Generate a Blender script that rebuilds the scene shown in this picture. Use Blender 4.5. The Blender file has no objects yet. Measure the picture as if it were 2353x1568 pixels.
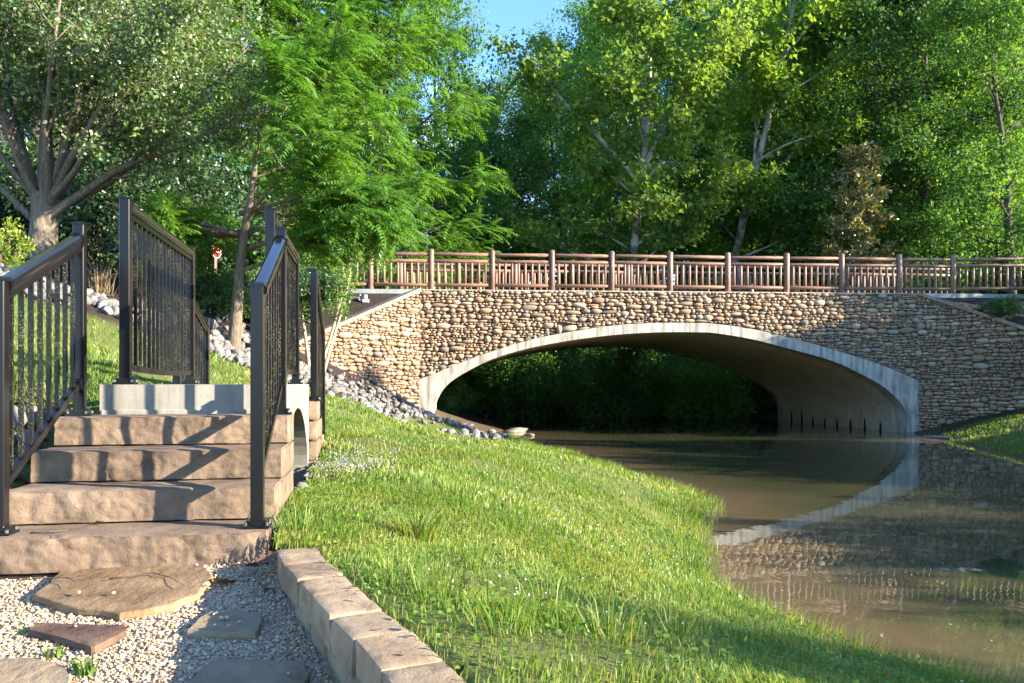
import bpy, math, random
import numpy as np
from mathutils import Vector, Matrix, Quaternion

# ---------------------------------------------------------------- camera, sky, sun, exposure
SC = bpy.context.scene
COL = SC.collection
E = 1.56                      # eye height above the water
F = 1829.0                    # focal length in units of a 2352 px wide frame
SUN_AZ, SUN_EL = 106.0, 18.0  # azimuth clockwise from +Y, elevation

cam_d = bpy.data.cameras.new('camera')
cam = bpy.data.objects.new('camera', cam_d)
COL.objects.link(cam)
cam.location = (0, 0, E)
cam.rotation_euler = (math.radians(90), 0, 0)
cam_d.sensor_width = 36.0
cam_d.lens = 36.0 * F / 2352.0
cam_d.shift_y = 96.0 / 2352.0
cam_d.clip_start = 0.05
cam_d.clip_end = 1500
SC.camera = cam

world = bpy.data.worlds.new('World')
SC.world = world
world.use_nodes = True
wn = world.node_tree
for n in list(wn.nodes):
    wn.nodes.remove(n)
w_out = wn.nodes.new('ShaderNodeOutputWorld')
w_bg = wn.nodes.new('ShaderNodeBackground')
w_sky = wn.nodes.new('ShaderNodeTexSky')
w_sky.sky_type = 'NISHITA'
w_sky.sun_disc = False
w_sky.sun_elevation = math.radians(SUN_EL)
w_sky.sun_rotation = math.radians(SUN_AZ)
w_sky.altitude = 200
w_sky.air_density = 0.9
w_sky.dust_density = 0.05
w_sky.ozone_density = 5.5
# thin wisps of cloud, the same all over the sky
w_tc = wn.nodes.new('ShaderNodeTexCoord')
w_map = wn.nodes.new('ShaderNodeMapping')
w_map.inputs['Scale'].default_value = (2.2, 2.2, 7.0)
w_no = wn.nodes.new('ShaderNodeTexNoise')
w_no.inputs['Scale'].default_value = 2.1
w_no.inputs['Detail'].default_value = 7
w_no.inputs['Roughness'].default_value = 0.6
w_rmp = wn.nodes.new('ShaderNodeValToRGB')
w_rmp.color_ramp.elements[0].position = 0.58
w_rmp.color_ramp.elements[0].color = (0, 0, 0, 1)
w_rmp.color_ramp.elements[1].position = 0.78
w_rmp.color_ramp.elements[1].color = (0.35, 0.35, 0.35, 1)
w_mix = wn.nodes.new('ShaderNodeMixRGB')
w_mix.inputs['Color2'].default_value = (7.5, 7.9, 8.6, 1)
wn.links.new(w_tc.outputs['Generated'], w_map.inputs['Vector'])
wn.links.new(w_map.outputs['Vector'], w_no.inputs['Vector'])
wn.links.new(w_no.outputs['Fac'], w_rmp.inputs['Fac'])
wn.links.new(w_rmp.outputs['Color'], w_mix.inputs['Fac'])
wn.links.new(w_sky.outputs['Color'], w_mix.inputs['Color1'])
wn.links.new(w_mix.outputs['Color'], w_bg.inputs['Color'])
w_bg.inputs['Strength'].default_value = 0.145
wn.links.new(w_bg.outputs['Background'], w_out.inputs['Surface'])

sun_d = bpy.data.lights.new('sun', 'SUN')
sun_d.energy = 5.0
sun_d.angle = math.radians(0.6)
sun_d.color = (1.0, 0.90, 0.75)
sun = bpy.data.objects.new('sun', sun_d)
COL.objects.link(sun)
_a, _e = math.radians(SUN_AZ), math.radians(SUN_EL)
SUNV = Vector((math.sin(_a) * math.cos(_e), math.cos(_a) * math.cos(_e), math.sin(_e)))   # towards the sun
sun.rotation_euler = (-SUNV).to_track_quat('-Z', 'Y').to_euler()
sun.location = SUNV * 60

SC.view_settings.view_transform = 'Standard'
SC.view_settings.look = 'None'
SC.view_settings.exposure = 2.2
SC.view_settings.gamma = 1.0
SC.view_settings.use_curve_mapping = False
cy = SC.cycles
cy.use_denoising = True
try:
    cy.denoiser = 'OPENIMAGEDENOISE'
    cy.denoising_input_passes = 'RGB_ALBEDO_NORMAL'
except Exception:
    pass
cy.use_adaptive_sampling = True
cy.adaptive_threshold = 0.015
cy.max_bounces = 8
cy.diffuse_bounces = 5
cy.glossy_bounces = 3
cy.transmission_bounces = 5
cy.transparent_max_bounces = 8
cy.sample_clamp_indirect = 6.0
cy.caustics_reflective = False
cy.caustics_refractive = False

# ---------------------------------------------------------------- helpers
def vnoise(p, seed=0):
    p = np.asarray(p, float)
    i = np.floor(p).astype(np.int64)
    f = p - i
    f = f * f * (3 - 2 * f)
    def h(ix, iy, iz):
        n = (ix * 374761393 + iy * 668265263 + iz * 1274126177 + seed * 974711) & 0xffffffff
        n = ((n ^ (n >> 13)) * 1274126177) & 0xffffffff
        n = (n ^ (n >> 16)) & 0xffff
        return n / 65535.0
    r = 0
    for dx in (0, 1):
        for dy in (0, 1):
            for dz in (0, 1):
                w = (f[..., 0] if dx else 1 - f[..., 0]) * (f[..., 1] if dy else 1 - f[..., 1]) * (f[..., 2] if dz else 1 - f[..., 2])
                r = r + w * h(i[..., 0] + dx, i[..., 1] + dy, i[..., 2] + dz)
    return r * 2 - 1

def fbm(p, oct=4, seed=0):
    p = np.asarray(p, float)
    a, s, r = 1.0, 1.0, 0
    for k in range(oct):
        r = r + a * vnoise(p * s, seed + k * 17)
        a *= 0.5
        s *= 2.03
    return r

def unit(v):
    return v / np.maximum(np.linalg.norm(v, axis=-1, keepdims=True), 1e-9)

def mesh_np(name, V, F_, mat=None, smooth=False, sharp=None):
    """mesh from arrays; F_ is an (n,k) array or a list of such arrays"""
    if not isinstance(F_, (list, tuple)):
        F_ = [F_]
    me = bpy.data.meshes.new(name)
    V = np.asarray(V, np.float32)
    me.vertices.add(len(V))
    me.vertices.foreach_set('co', V.ravel())
    loops = np.concatenate([np.asarray(f, np.int32).ravel() for f in F_])
    starts, o = [], 0
    for f in F_:
        n, k = f.shape
        starts.append(o + np.arange(n) * k)
        o += n * k
    starts = np.concatenate(starts).astype(np.int32)
    me.loops.add(len(loops))
    me.loops.foreach_set('vertex_index', loops)
    me.polygons.add(len(starts))
    me.polygons.foreach_set('loop_start', starts)
    if smooth:
        me.polygons.foreach_set('use_smooth', np.ones(len(starts), bool))
    me.update(calc_edges=True)
    me.validate()
    if sharp:
        me.set_sharp_from_angle(angle=sharp)
    if mat:
        me.materials.append(mat)
    return me

def tag(o, label=None, cat=None, group=None, kind=None):
    if label: o['label'] = label
    if cat: o['category'] = cat
    if group: o['group'] = group
    if kind: o['kind'] = kind
    return o

def link(name, me, parent=None, loc=None, rot=None, scale=None):
    o = bpy.data.objects.new(name, me)
    COL.objects.link(o)
    if parent is not None: o.parent = parent
    if loc is not None: o.location = loc
    if rot is not None: o.rotation_euler = rot
    if scale is not None: o.scale = scale
    return o

def empty(name, loc=(0, 0, 0), rz=0.0):
    o = bpy.data.objects.new(name, None)
    COL.objects.link(o)
    o.empty_display_size = 0.2
    o.location = loc
    o.rotation_euler = (0, 0, rz)
    return o

class MB:
    """collects simple shapes into one mesh"""
    def __init__(self):
        self.v, self.f = [], []
    def add(self, V, Fc):
        b = len(self.v)
        self.v.extend([tuple(x) for x in V])
        self.f.extend([tuple(i + b for i in q) for q in Fc])
        return self
    def box(self, x0, x1, y0, y1, z0, z1):
        V = [(x, y, z) for z in (z0, z1) for y in (y0, y1) for x in (x0, x1)]
        return self.add(V, [(0, 2, 3, 1), (4, 5, 7, 6), (0, 1, 5, 4), (2, 6, 7, 3), (0, 4, 6, 2), (1, 3, 7, 5)])
    def bar(self, a, b, w, h, up=(0, 0, 1)):
        """square bar from a to b"""
        a, b, up = Vector(a), Vector(b), Vector(up)
        d = (b - a).normalized()
        s = d.cross(up).normalized()
        u = s.cross(d).normalized()
        V = []
        for p in (a, b):
            for (i, j) in ((-1, -1), (1, -1), (1, 1), (-1, 1)):
                V.append(p + s * (i * w / 2) + u * (j * h / 2))
        return self.add(V, [(0, 1, 2, 3), (7, 6, 5, 4), (0, 4, 5, 1), (1, 5, 6, 2), (2, 6, 7, 3), (3, 7, 4, 0)])
    def sweep(self, a, b, prof, up=(0, 0, 1)):
        """profile [(side, up)] swept from a to b"""
        a, b, up = Vector(a), Vector(b), Vector(up)
        d = (b - a).normalized()
        s = d.cross(up).normalized()
        u = s.cross(d).normalized()
        n = len(prof)
        V = [p + s * i + u * j for p in (a, b) for (i, j) in prof]
        Fc = [(k, k + n, (k + 1) % n + n, (k + 1) % n) for k in range(n)]
        Fc += [tuple(range(n)), tuple(reversed(range(n, 2 * n)))]
        return self.add(V, Fc)
    def tube(self, pts, rad, n=8, cap=True):
        pts = np.asarray(pts, float)
        rad = np.broadcast_to(np.asarray(rad, float), (len(pts),))
        t = np.gradient(pts, axis=0)
        t = unit(t)
        ref = np.array([0, 0, 1.0]) if abs(t[0, 2]) < 0.9 else np.array([1.0, 0, 0])
        a = unit(np.cross(t, ref))
        b = np.cross(t, a)
        ang = np.arange(n) * 2 * math.pi / n
        V = pts[:, None] + rad[:, None, None] * (np.cos(ang)[None, :, None] * a[:, None] + np.sin(ang)[None, :, None] * b[:, None])
        V = V.reshape(-1, 3)
        Fc = []
        for i in range(len(pts) - 1):
            for k in range(n):
                Fc.append((i * n + k, i * n + (k + 1) % n, (i + 1) * n + (k + 1) % n, (i + 1) * n + k))
        if cap:
            Fc.append(tuple(reversed(range(n))))
            Fc.append(tuple(range((len(pts) - 1) * n, len(pts) * n)))
        return self.add(V, Fc)
    def mesh(self, name, mat, smooth=False, bevel=0.0, seg=1, sharp=None):
        me = bpy.data.meshes.new(name)
        me.from_pydata(self.v, [], self.f)
        if mat: me.materials.append(mat)
        if bevel > 0:
            import bmesh
            bm = bmesh.new(); bm.from_mesh(me)
            bmesh.ops.bevel(bm, geom=list(bm.edges), offset=bevel, segments=seg, affect='EDGES', profile=0.5)
            bm.to_mesh(me); bm.free()
        if smooth:
            me.polygons.foreach_set('use_smooth', np.ones(len(me.polygons), bool))
        me.update()
        if sharp: me.set_sharp_from_angle(angle=sharp)
        return me
    def obj(self, name, mat, parent=None, smooth=False, bevel=0.0, loc=None, rot=None, sharp=None):
        return link(name, self.mesh(name, mat, smooth, bevel, 1, sharp), parent, loc, rot)

def ico(sub):
    import bmesh
    bm = bmesh.new()
    bmesh.ops.create_icosphere(bm, subdivisions=sub, radius=1.0)
    V = np.array([v.co[:] for v in bm.verts])
    Fc = np.array([[v.index for v in f.verts] for f in bm.faces], np.int32)
    bm.free()
    return V, Fc
ICO1, ICO2, ICO3 = ico(1), ico(2), ico(3)

def at(px, py, D):
    """a pixel of the 2352 px wide photograph at distance D -> a point"""
    return Vector(((px - 1176.0) * D / F, D, E - (py - 880.0) * D / F))

# ---------------------------------------------------------------- materials
class NT:
    def __init__(self, name):
        self.m = bpy.data.materials.new(name)
        self.m.use_nodes = True
        self.t = self.m.node_tree
        for n in list(self.t.nodes):
            self.t.nodes.remove(n)
        self.out = self.n('ShaderNodeOutputMaterial')
    def n(self, kind, **kw):
        nd = self.t.nodes.new(kind)
        for k, v in kw.items():
            setattr(nd, k, v)
        return nd
    def l(self, a, b):
        self.t.links.new(a, b)
    def ramp(self, fac, cols, interp='LINEAR'):
        r = self.n('ShaderNodeValToRGB')
        cr = r.color_ramp
        cr.interpolation = interp
        while len(cr.elements) > 1:
            cr.elements.remove(cr.elements[-1])
        cols = [(p, c) for p, c in cols]
        cr.elements[0].position = cols[0][0]
        cr.elements[0].color = (*cols[0][1], 1)
        for p, c in cols[1:]:
            e = cr.elements.new(p)
            e.color = (*c, 1)
        self.l(fac, r.inputs['Fac'])
        return r.outputs['Color']
    def noise(self, scale, detail=5, rough=0.6, vec=None, dist=0.0):
        t = self.n('ShaderNodeTexNoise')
        t.inputs['Scale'].default_value = scale
        t.inputs['Detail'].default_value = detail
        t.inputs['Roughness'].default_value = rough
        t.inputs['Distortion'].default_value = dist
        if vec is not None: self.l(vec, t.inputs['Vector'])
        return t.outputs['Fac']
    def mix(self, fac, a, b, mode='MIX'):
        m = self.n('ShaderNodeMixRGB', blend_type=mode)
        for s, v in (('Fac', fac), ('Color1', a), ('Color2', b)):
            if isinstance(v, (int, float)):
                m.inputs[s].default_value = v if s == 'Fac' else (v, v, v, 1)
            elif isinstance(v, tuple):
                m.inputs[s].default_value = (*v, 1)
            else:
                self.l(v, m.inputs[s])
        return m.outputs['Color']
    def math(self, op, a, b=None, clamp=False):
        m = self.n('ShaderNodeMath', operation=op, use_clamp=clamp)
        for i, v in enumerate((a, b)):
            if v is None: continue
            if isinstance(v, (int, float)): m.inputs[i].default_value = v
            else: self.l(v, m.inputs[i])
        return m.outputs[0]
    def bump(self, h, strength, dist=0.01, prev=None):
        b = self.n('ShaderNodeBump')
        b.inputs['Strength'].default_value = strength
        b.inputs['Distance'].default_value = dist
        self.l(h, b.inputs['Height'])
        if prev is not None: self.l(prev, b.inputs['Normal'])
        return b.outputs['Normal']
    def principled(self, col, rough=0.8, normal=None, spec=0.3, metal=0.0):
        p = self.n('ShaderNodeBsdfPrincipled')
        if isinstance(col, tuple): p.inputs['Base Color'].default_value = (*col, 1)
        else: self.l(col, p.inputs['Base Color'])
        if isinstance(rough, (int, float)): p.inputs['Roughness'].default_value = rough
        else: self.l(rough, p.inputs['Roughness'])
        p.inputs['Specular IOR Level'].default_value = spec
        p.inputs['Metallic'].default_value = metal
        if normal is not None: self.l(normal, p.inputs['Normal'])
        return p.outputs['BSDF']
    def done(self, sh):
        self.l(sh, self.out.inputs['Surface'])
        return self.m
    def objvec(self):
        return self.n('ShaderNodeTexCoord').outputs['Object']
    def posvec(self):
        return self.n('ShaderNodeNewGeometry').outputs['Position']
    def rnd(self):
        """random per piece: island of a joined mesh plus object"""
        g = self.n('ShaderNodeNewGeometry').outputs['Random Per Island']
        o = self.n('ShaderNodeObjectInfo').outputs['Random']
        return self.math('FRACT', self.math('ADD', g, self.math('MULTIPLY', o, 7.31)))

def simple(name, cols, scale=8, rough=0.85, bump=0.3, bscale=40, bdist=0.01, spec=0.25, pos=True, var=0.0):
    t = NT(name)
    v = t.posvec() if pos else t.objvec()
    n1 = t.noise(scale, 6, 0.62, v)
    k = len(cols)
    c = t.ramp(n1, [(0.28 + 0.44 * i / max(1, k - 1), cc) for i, cc in enumerate(cols)])
    if var > 0:
        r = t.rnd()
        c = t.mix(1.0, c, t.ramp(r, [(0, (1 - var,) * 3), (1, (1 + var,) * 3)]), 'MULTIPLY')
    nb = t.bump(t.noise(bscale, 5, 0.65, v), bump, bdist) if bump > 0 else None
    return t.done(t.principled(c, rough, nb, spec))

def leafmat(name, cols, trans=0.4, gloss=0.35, rough=0.5, objvar=0.25, tcol=(1.5, 1.35, 0.5)):
    t = NT(name)
    g = t.n('ShaderNodeNewGeometry').outputs['Random Per Island']
    c = t.ramp(g, [(i / max(1, len(cols) - 1), cc) for i, cc in enumerate(cols)])
    o = t.n('ShaderNodeObjectInfo').outputs['Random']
    c = t.mix(1.0, c, t.ramp(o, [(0, (1 - objvar, 1 - objvar, 1 - objvar * 0.6)), (1, (1 + objvar * 1.15, 1 + objvar, 1 - objvar * 0.3))]), 'MULTIPLY')
    c = t.mix(1.0, c, t.ramp(t.noise(.55, 4, .6, t.posvec()), [(.3, (.70, .80, .92)), (.5, (1.0, 1.02, 1.06)), (.68, (1.32, 1.16, 1.05))]), 'MULTIPLY')
    p = t.principled(c, rough, None, gloss)
    tr = t.n('ShaderNodeBsdfTranslucent')
    t.l(t.mix(1.0, c, tcol, 'MULTIPLY'), tr.inputs['Color'])
    m = t.n('ShaderNodeMixShader')
    m.inputs['Fac'].default_value = trans
    t.l(p, m.inputs[1]); t.l(tr.outputs[0], m.inputs[2])
    return t.done(m.outputs[0])

MAT = {}
MAT['pear_leaf'] = leafmat('pear_leaf', [(.07, .125, .028), (.105, .17, .045), (.14, .205, .07), (.19, .235, .11)], .3, .6, .32, .1)
MAT['walnut_leaf'] = leafmat('walnut_leaf', [(.075, .185, .024), (.11, .24, .034), (.155, .285, .05)], .45, .4, .42, .1, (1.3, 1.3, .5))
MAT['oak_leaf'] = leafmat('oak_leaf', [(.062, .155, .034), (.09, .2, .042), (.125, .24, .052)], .45, .22, .55, .25)
MAT['maple_leaf'] = leafmat('maple_leaf', [(.078, .19, .04), (.108, .235, .046), (.145, .275, .055)], .46, .22, .55, .22)
MAT['sycamore_leaf'] = leafmat('sycamore_leaf', [(.12, .215, .035), (.165, .27, .05), (.215, .315, .065)], .48, .25, .5, .12)
MAT['shrub_leaf'] = leafmat('shrub_leaf', [(.05, .13, .03), (.075, .17, .037), (.105, .205, .045)], .38, .25, .5, .25)
MAT['magnolia_leaf'] = leafmat('magnolia_leaf', [(.08, .12, .04), (.16, .16, .05), (.36, .25, .08), (.13, .18, .06)], .15, .7, .28, .1)
MAT['evergreen_leaf'] = leafmat('evergreen_leaf', [(.016, .045, .014), (.026, .065, .018), (.04, .085, .024)], .2, .45, .4, .2)  # shrub leaf darkened, the shade under the tree crowns put into its colour
MAT['creek_leaf'] = leafmat('creek_leaf', [(.10, .22, .05), (.14, .27, .06), (.18, .31, .08)], .45, .3, .45, .15)  # leaf colour raised in place of light missing on the bank beyond the arch
MAT['laurel_leaf'] = leafmat('laurel_leaf', [(.045, .11, .025), (.07, .15, .035), (.12, .2, .06)], .2, .6, .3, .2)
MAT['yellow_leaf'] = leafmat('yellow_leaf', [(.12, .22, .02), (.2, .28, .03), (.25, .3, .05)], .45, .4, .42, .1)
MAT['dry_leaf'] = leafmat('dry_leaf', [(.10, .05, .03), (.16, .08, .045), (.22, .13, .08)], .15, .2, .7, .1, (1.2, .9, .6))
MAT['dry_grass'] = leafmat('dry_grass', [(.22, .15, .08), (.3, .2, .11), (.16, .12, .06)], .2, .2, .7, .1, (1.2, 1, .6))
def grass_mat():
    t = NT('grass')
    g = t.n('ShaderNodeNewGeometry').outputs['Random Per Island']
    c = t.ramp(g, [(0, (.085, .165, .022)), (.3, (.132, .225, .032)), (.6, (.18, .27, .045)), (.85, (.23, .285, .065)), (1, (.35, .31, .14))])
    v = t.posvec()
    c = t.mix(1.0, c, t.ramp(t.noise(1.1, 5, .65, v), [(.32, (.72, .86, .8)), (.5, (1, 1, 1)), (.66, (1.45, 1.16, 1.1))]), 'MULTIPLY')
    c = t.mix(t.ramp(t.noise(2.6, 5, .7, v), [(.55, (0, 0, 0)), (.75, (.45, .45, .45))]), c, (.27, .24, .10))
    p = t.principled(c, .45, None, .35)
    tr = t.n('ShaderNodeBsdfTranslucent')
    t.l(t.mix(1.0, c, (1.4, 1.3, .5), 'MULTIPLY'), tr.inputs['Color'])
    m = t.n('ShaderNodeMixShader'); m.inputs['Fac'].default_value = .42
    t.l(p, m.inputs[1]); t.l(tr.outputs[0], m.inputs[2])
    return t.done(m.outputs[0])
MAT['grass'] = grass_mat()
MAT['clover'] = leafmat('clover', [(.07, .16, .02), (.12, .23, .03), (.17, .27, .04)], .35, .3, .5, .0, (1.4, 1.35, .5))

def bark(name, cols, sx=9, bdist=.03, rough=.9):
    t = NT(name)
    v = t.objvec()
    mp = t.n('ShaderNodeMapping')
    mp.inputs['Scale'].default_value = (sx, sx, sx * .18)
    t.l(v, mp.inputs['Vector'])
    n1 = t.noise(3.0, 7, .68, mp.outputs[0], .4)
    c = t.ramp(n1, [(.3 + .4 * i / (len(cols) - 1), cc) for i, cc in enumerate(cols)])
    nb = t.bump(n1, .9, bdist)
    return t.done(t.principled(c, rough, nb, .15))
MAT['pear_bark'] = bark('pear_bark', [(.085, .064, .045), (.19, .148, .105), (.29, .237, .18)], 10)
MAT['walnut_bark'] = bark('walnut_bark', [(.07, .05, .035), (.17, .13, .085), (.26, .20, .14)], 11)
MAT['bark'] = bark('bark', [(.035, .028, .02), (.085, .07, .05), (.15, .125, .095)], 8)
MAT['pale_bark'] = bark('pale_bark', [(.22, .17, .11), (.38, .31, .22), (.5, .43, .33)], 8)
def syc_bark():
    t = NT('sycamore_bark')
    v = t.objvec()
    n1 = t.noise(1.6, 6, .6, v, .6)
    z = t.n('ShaderNodeSeparateXYZ'); t.l(v, z.inputs[0])
    n1 = t.math('SUBTRACT', n1, t.math('MULTIPLY', t.math('SUBTRACT', 1.0, t.math('DIVIDE', z.outputs['Z'], 11.0), True), .22))   # old scaly bark low down
    c = t.ramp(n1, [(.30, (.10, .075, .05)), (.42, (.17, .135, .10)), (.48, (.32, .28, .23)), (.7, (.44, .41, .36))])
    return t.done(t.principled(c, .8, t.bump(n1, .3, .02), .2))
MAT['sycamore_bark'] = syc_bark()

def stone_mat():
    t = NT('river_cobble')
    r = t.rnd()
    c = t.ramp(r, [(0, (.18, .122, .078)), (.12, (.335, .23, .142)), (.26, (.25, .175, .115)), (.4, (.43, .315, .208)),
                   (.52, (.3, .195, .117)), (.64, (.205, .158, .122)), (.76, (.395, .285, .18)), (.88, (.33, .175, .092)), (.95, (.45, .36, .265)), (1, (.175, .138, .11))])
    v = t.posvec()
    n = t.noise(24, 6, .65, v)
    c = t.mix(.8, c, t.ramp(n, [(.25, (.62, .6, .56)), (.5, (1, 1, 1)), (.75, (1.25, 1.2, 1.12))]), 'MULTIPLY')
    return t.done(t.principled(c, .82, t.bump(t.noise(60, 4, .7, v), .25, .01), .25))
MAT['cobble'] = stone_mat()
MAT['mortar'] = simple('mortar', [(.085, .065, .044), (.13, .10, .068), (.17, .135, .092)], 6, .95, .5, 30)

MAT['wet_joint'] = simple('wet_joint', [(.006, .006, .005), (.014, .012, .009)], 8, .6, .2, 30)  # damp joint, near-black to paint the shade inside the gap
def concrete(name, c0, c1, c2, streak=.35, moss=0.0):
    t = NT(name)
    v = t.posvec()
    n = t.noise(1.8, 7, .65, v)
    c = t.ramp(n, [(.3, c0), (.5, c1), (.7, c2)])
    mp = t.n('ShaderNodeMapping'); mp.inputs['Scale'].default_value = (5.5, 5.5, .5); t.l(v, mp.inputs['Vector'])
    s = t.noise(1.6, 5, .6, mp.outputs[0])
    c = t.mix(streak, c, t.ramp(s, [(.38, (.45, .42, .36)), (.56, (1, 1, 1)), (.75, (1.1, 1.1, 1.08))]), 'MULTIPLY')
    fine = t.noise(70, 4, .7, v)
    c = t.mix(.35, c, t.ramp(fine, [(.3, (.7, .7, .7)), (.6, (1.1, 1.1, 1.1))]), 'MULTIPLY')
    if moss > 0:
        # algae bloom along the tide line of the old concrete
        z = t.n('ShaderNodeSeparateXYZ'); t.l(v, z.inputs[0])
        k = t.math('ADD', z.outputs['Z'], t.math('MULTIPLY', t.noise(1.2, 5, .6, v), 2.2))
        c = t.mix(t.ramp(k, [(.3, (moss, moss, moss)), (.75, (0, 0, 0))]) if False else t.math('MULTIPLY', t.math('SUBTRACT', 2.3, k, True), moss), c, (.10, .10, .03))
    return t.done(t.principled(c, .85, t.bump(fine, .25, .006), .25))
MAT['concrete'] = concrete('concrete', (.34, .305, .245), (.44, .405, .335), (.51, .475, .41), .8)
MAT['barrel'] = concrete('barrel_concrete', (.55, .455, .30), (.65, .555, .39), (.71, .62, .455), .3, .25)
MAT['pale_concrete'] = concrete('pale_concrete', (.22, .20, .16), (.28, .26, .21), (.33, .305, .255), .5)
MAT['coping'] = concrete('coping_concrete', (.2, .165, .12), (.27, .225, .165), (.33, .28, .21), .5)
MAT['grey_concrete'] = concrete('grey_concrete', (.26, .26, .25), (.34, .34, .33), (.40, .40, .39), .2)

def log_mat():
    t = NT('log_stain')
    v = t.objvec()
    mp = t.n('ShaderNodeMapping'); mp.inputs['Scale'].default_value = (14, 14, 2.0); t.l(v, mp.inputs['Vector'])
    n = t.noise(2.2, 6, .65, mp.outputs[0], .3)
    c = t.ramp(n, [(.3, (.12, .058, .035)), (.5, (.2, .108, .067)), (.68, (.29, .17, .108))])
    r = t.n('ShaderNodeObjectInfo').outputs['Random']
    c = t.mix(1.0, c, t.ramp(r, [(0, (.78, .78, .8)), (1, (1.2, 1.16, 1.12))]), 'MULTIPLY')
    return t.done(t.principled(c, .5, t.bump(n, .35, .01), .4))
MAT['log'] = log_mat()

def metal_mat(name, dust):
    t = NT(name)
    v = t.posvec()
    n = t.noise(150, 3, .7, v)
    big = t.noise(6, 4, .6, v)
    k = t.math('GREATER_THAN', t.math('ADD', n, t.math('MULTIPLY', big, .35)), .93 - dust * .2)
    c = t.mix(k, (.007, .0066, .0066), (.13, .135, .05) if dust > .3 else (.12, .115, .095))
    rg = t.ramp(k, [(0, (.22, .22, .22)), (1, (.85, .85, .85))])
    return t.done(t.principled(c, rg, None, .3))
MAT['metal'] = metal_mat('black_aluminium', 0.12)
MAT['metal_dusty'] = metal_mat('black_aluminium_pollen', 0.68)
def gloss_mat():
    t = NT('black_gloss_rail')
    return t.done(t.principled((.010, .010, .011), .10, t.bump(t.noise(35, 3, .5, t.posvec()), .02, .005), .6))
MAT['metal_gloss'] = gloss_mat()
MAT['bolt'] = simple('bolt', [(.06, .06, .06), (.1, .1, .1)], 30, .35, 0, spec=.6)

def block_mat(name, cols, var=.08, speck=.3):
    t = NT(name)
    v = t.posvec()
    n = t.noise(3.2, 7, .66, v)
    c = t.ramp(n, [(.3 + .4 * i / (len(cols) - 1), cc) for i, cc in enumerate(cols)])
    fine = t.noise(190, 3, .7, v)
    c = t.mix(speck, c, t.ramp(fine, [(.3, (.6, .58, .55)), (.5, (1, 1, 1)), (.7, (1.3, 1.28, 1.22))]), 'MULTIPLY')
    r = t.n('ShaderNodeObjectInfo').outputs['Random']
    c = t.mix(1.0, c, t.ramp(r, [(0, (1 - var,) * 3), (1, (1 + var,) * 3)]), 'MULTIPLY')
    c = t.mix(.8, c, t.ramp(t.noise(11, 7, .72, v, .7), [(.3, (.5, .48, .46)), (.48, (1, 1, 1)), (.7, (1.16, 1.14, 1.1))]), 'MULTIPLY')
    nb = t.bump(t.noise(22, 8, .72, v), .6, .014)
    nb = t.bump(fine, .35, .004, nb)
    return t.done(t.principled(c, .9, nb, .2))
MAT['step'] = block_mat('cast_stone_brown', [(.123, .083, .054), (.187, .13, .085), (.25, .18, .123)])
MAT['wall_block'] = block_mat('cast_block_buff', [(.21, .145, .085), (.30, .215, .132), (.37, .285, .19)], .14)
MAT['flag'] = simple('flagstone', [(.10, .064, .033), (.185, .115, .055), (.24, .155, .08), (.21, .165, .11)], 4.5, .8, .6, 22, .02, .25)
MAT['flag_dark'] = simple('flagstone_rust', [(.06, .034, .022), (.11, .065, .042), (.18, .13, .085)], 5, .8, .6, 22, .02, .25)
MAT['flag_grey'] = simple('flagstone_grey', [(.15, .105, .06), (.23, .165, .098), (.29, .22, .14)], 5, .8, .6, 22, .02, .25)

def pebble_mat(name, cols, var=1.0):
    t = NT(name)
    r = t.rnd()
    c = t.ramp(r, [(i / (len(cols) - 1), cc) for i, cc in enumerate(cols)])
    n = t.noise(90, 3, .6, t.posvec())
    c = t.mix(.5, c, t.ramp(n, [(.3, (.7, .66, .6)), (.6, (1.1, 1.1, 1.1))]), 'MULTIPLY')
    return t.done(t.principled(c, .75, None, .3))
MAT['pebble'] = pebble_mat('pea_gravel', [(.38, .26, .155), (.5, .375, .25), (.26, .16, .085), (.55, .43, .30), (.40, .265, .155), (.47, .355, .245), (.2, .128, .072)])
MAT['grit'] = pebble_mat('grey_grit', [(.2, .19, .18), (.3, .29, .27), (.16, .155, .145), (.25, .24, .22)])
MAT['gravel_bed'] = simple('gravel_bed', [(.30, .21, .14), (.45, .35, .25), (.55, .46, .36)], 70, .95, .8, 90, .01)
MAT['riprap'] = pebble_mat('riprap_stone', [(.11, .10, .09), (.18, .168, .155), (.135, .122, .106), (.235, .224, .21), (.10, .094, .09), (.19, .167, .14)])
MAT['river_rock'] = simple('river_rock', [(.10, .085, .065), (.2, .175, .14), (.28, .25, .2)], 4, .8, .5, 18, .03)
MAT['driftwood'] = simple('driftwood', [(.18, .15, .12), (.3, .27, .23), (.4, .37, .33)], 14, .9, .4, 40)
MAT['twig'] = simple('twig', [(.08, .055, .04), (.14, .1, .075)], 20, .9, .2, 60)
MAT['white_plastic'] = simple('white_plastic', [(.6, .6, .58), (.68, .68, .66)], 5, .5, 0)
MAT['asphalt'] = simple('asphalt', [(.04, .04, .042), (.06, .06, .06)], 4, .95, .3, 80)
MAT['sign_red'] = simple('sign_red', [(.42, .02, .018), (.5, .03, .022)], 5, .8, 0, spec=.1)
MAT['sign_white'] = simple('sign_white', [(.6, .59, .56), (.66, .65, .62)], 5, .8, 0, spec=.1)
MAT['sign_post'] = simple('sign_post', [(.14, .09, .06), (.2, .13, .09)], 8, .8, .2, 30)
MAT['timber_grey'] = simple('timber_grey', [(.05, .045, .04), (.09, .08, .07)], 6, .9, .3, 40)

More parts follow.
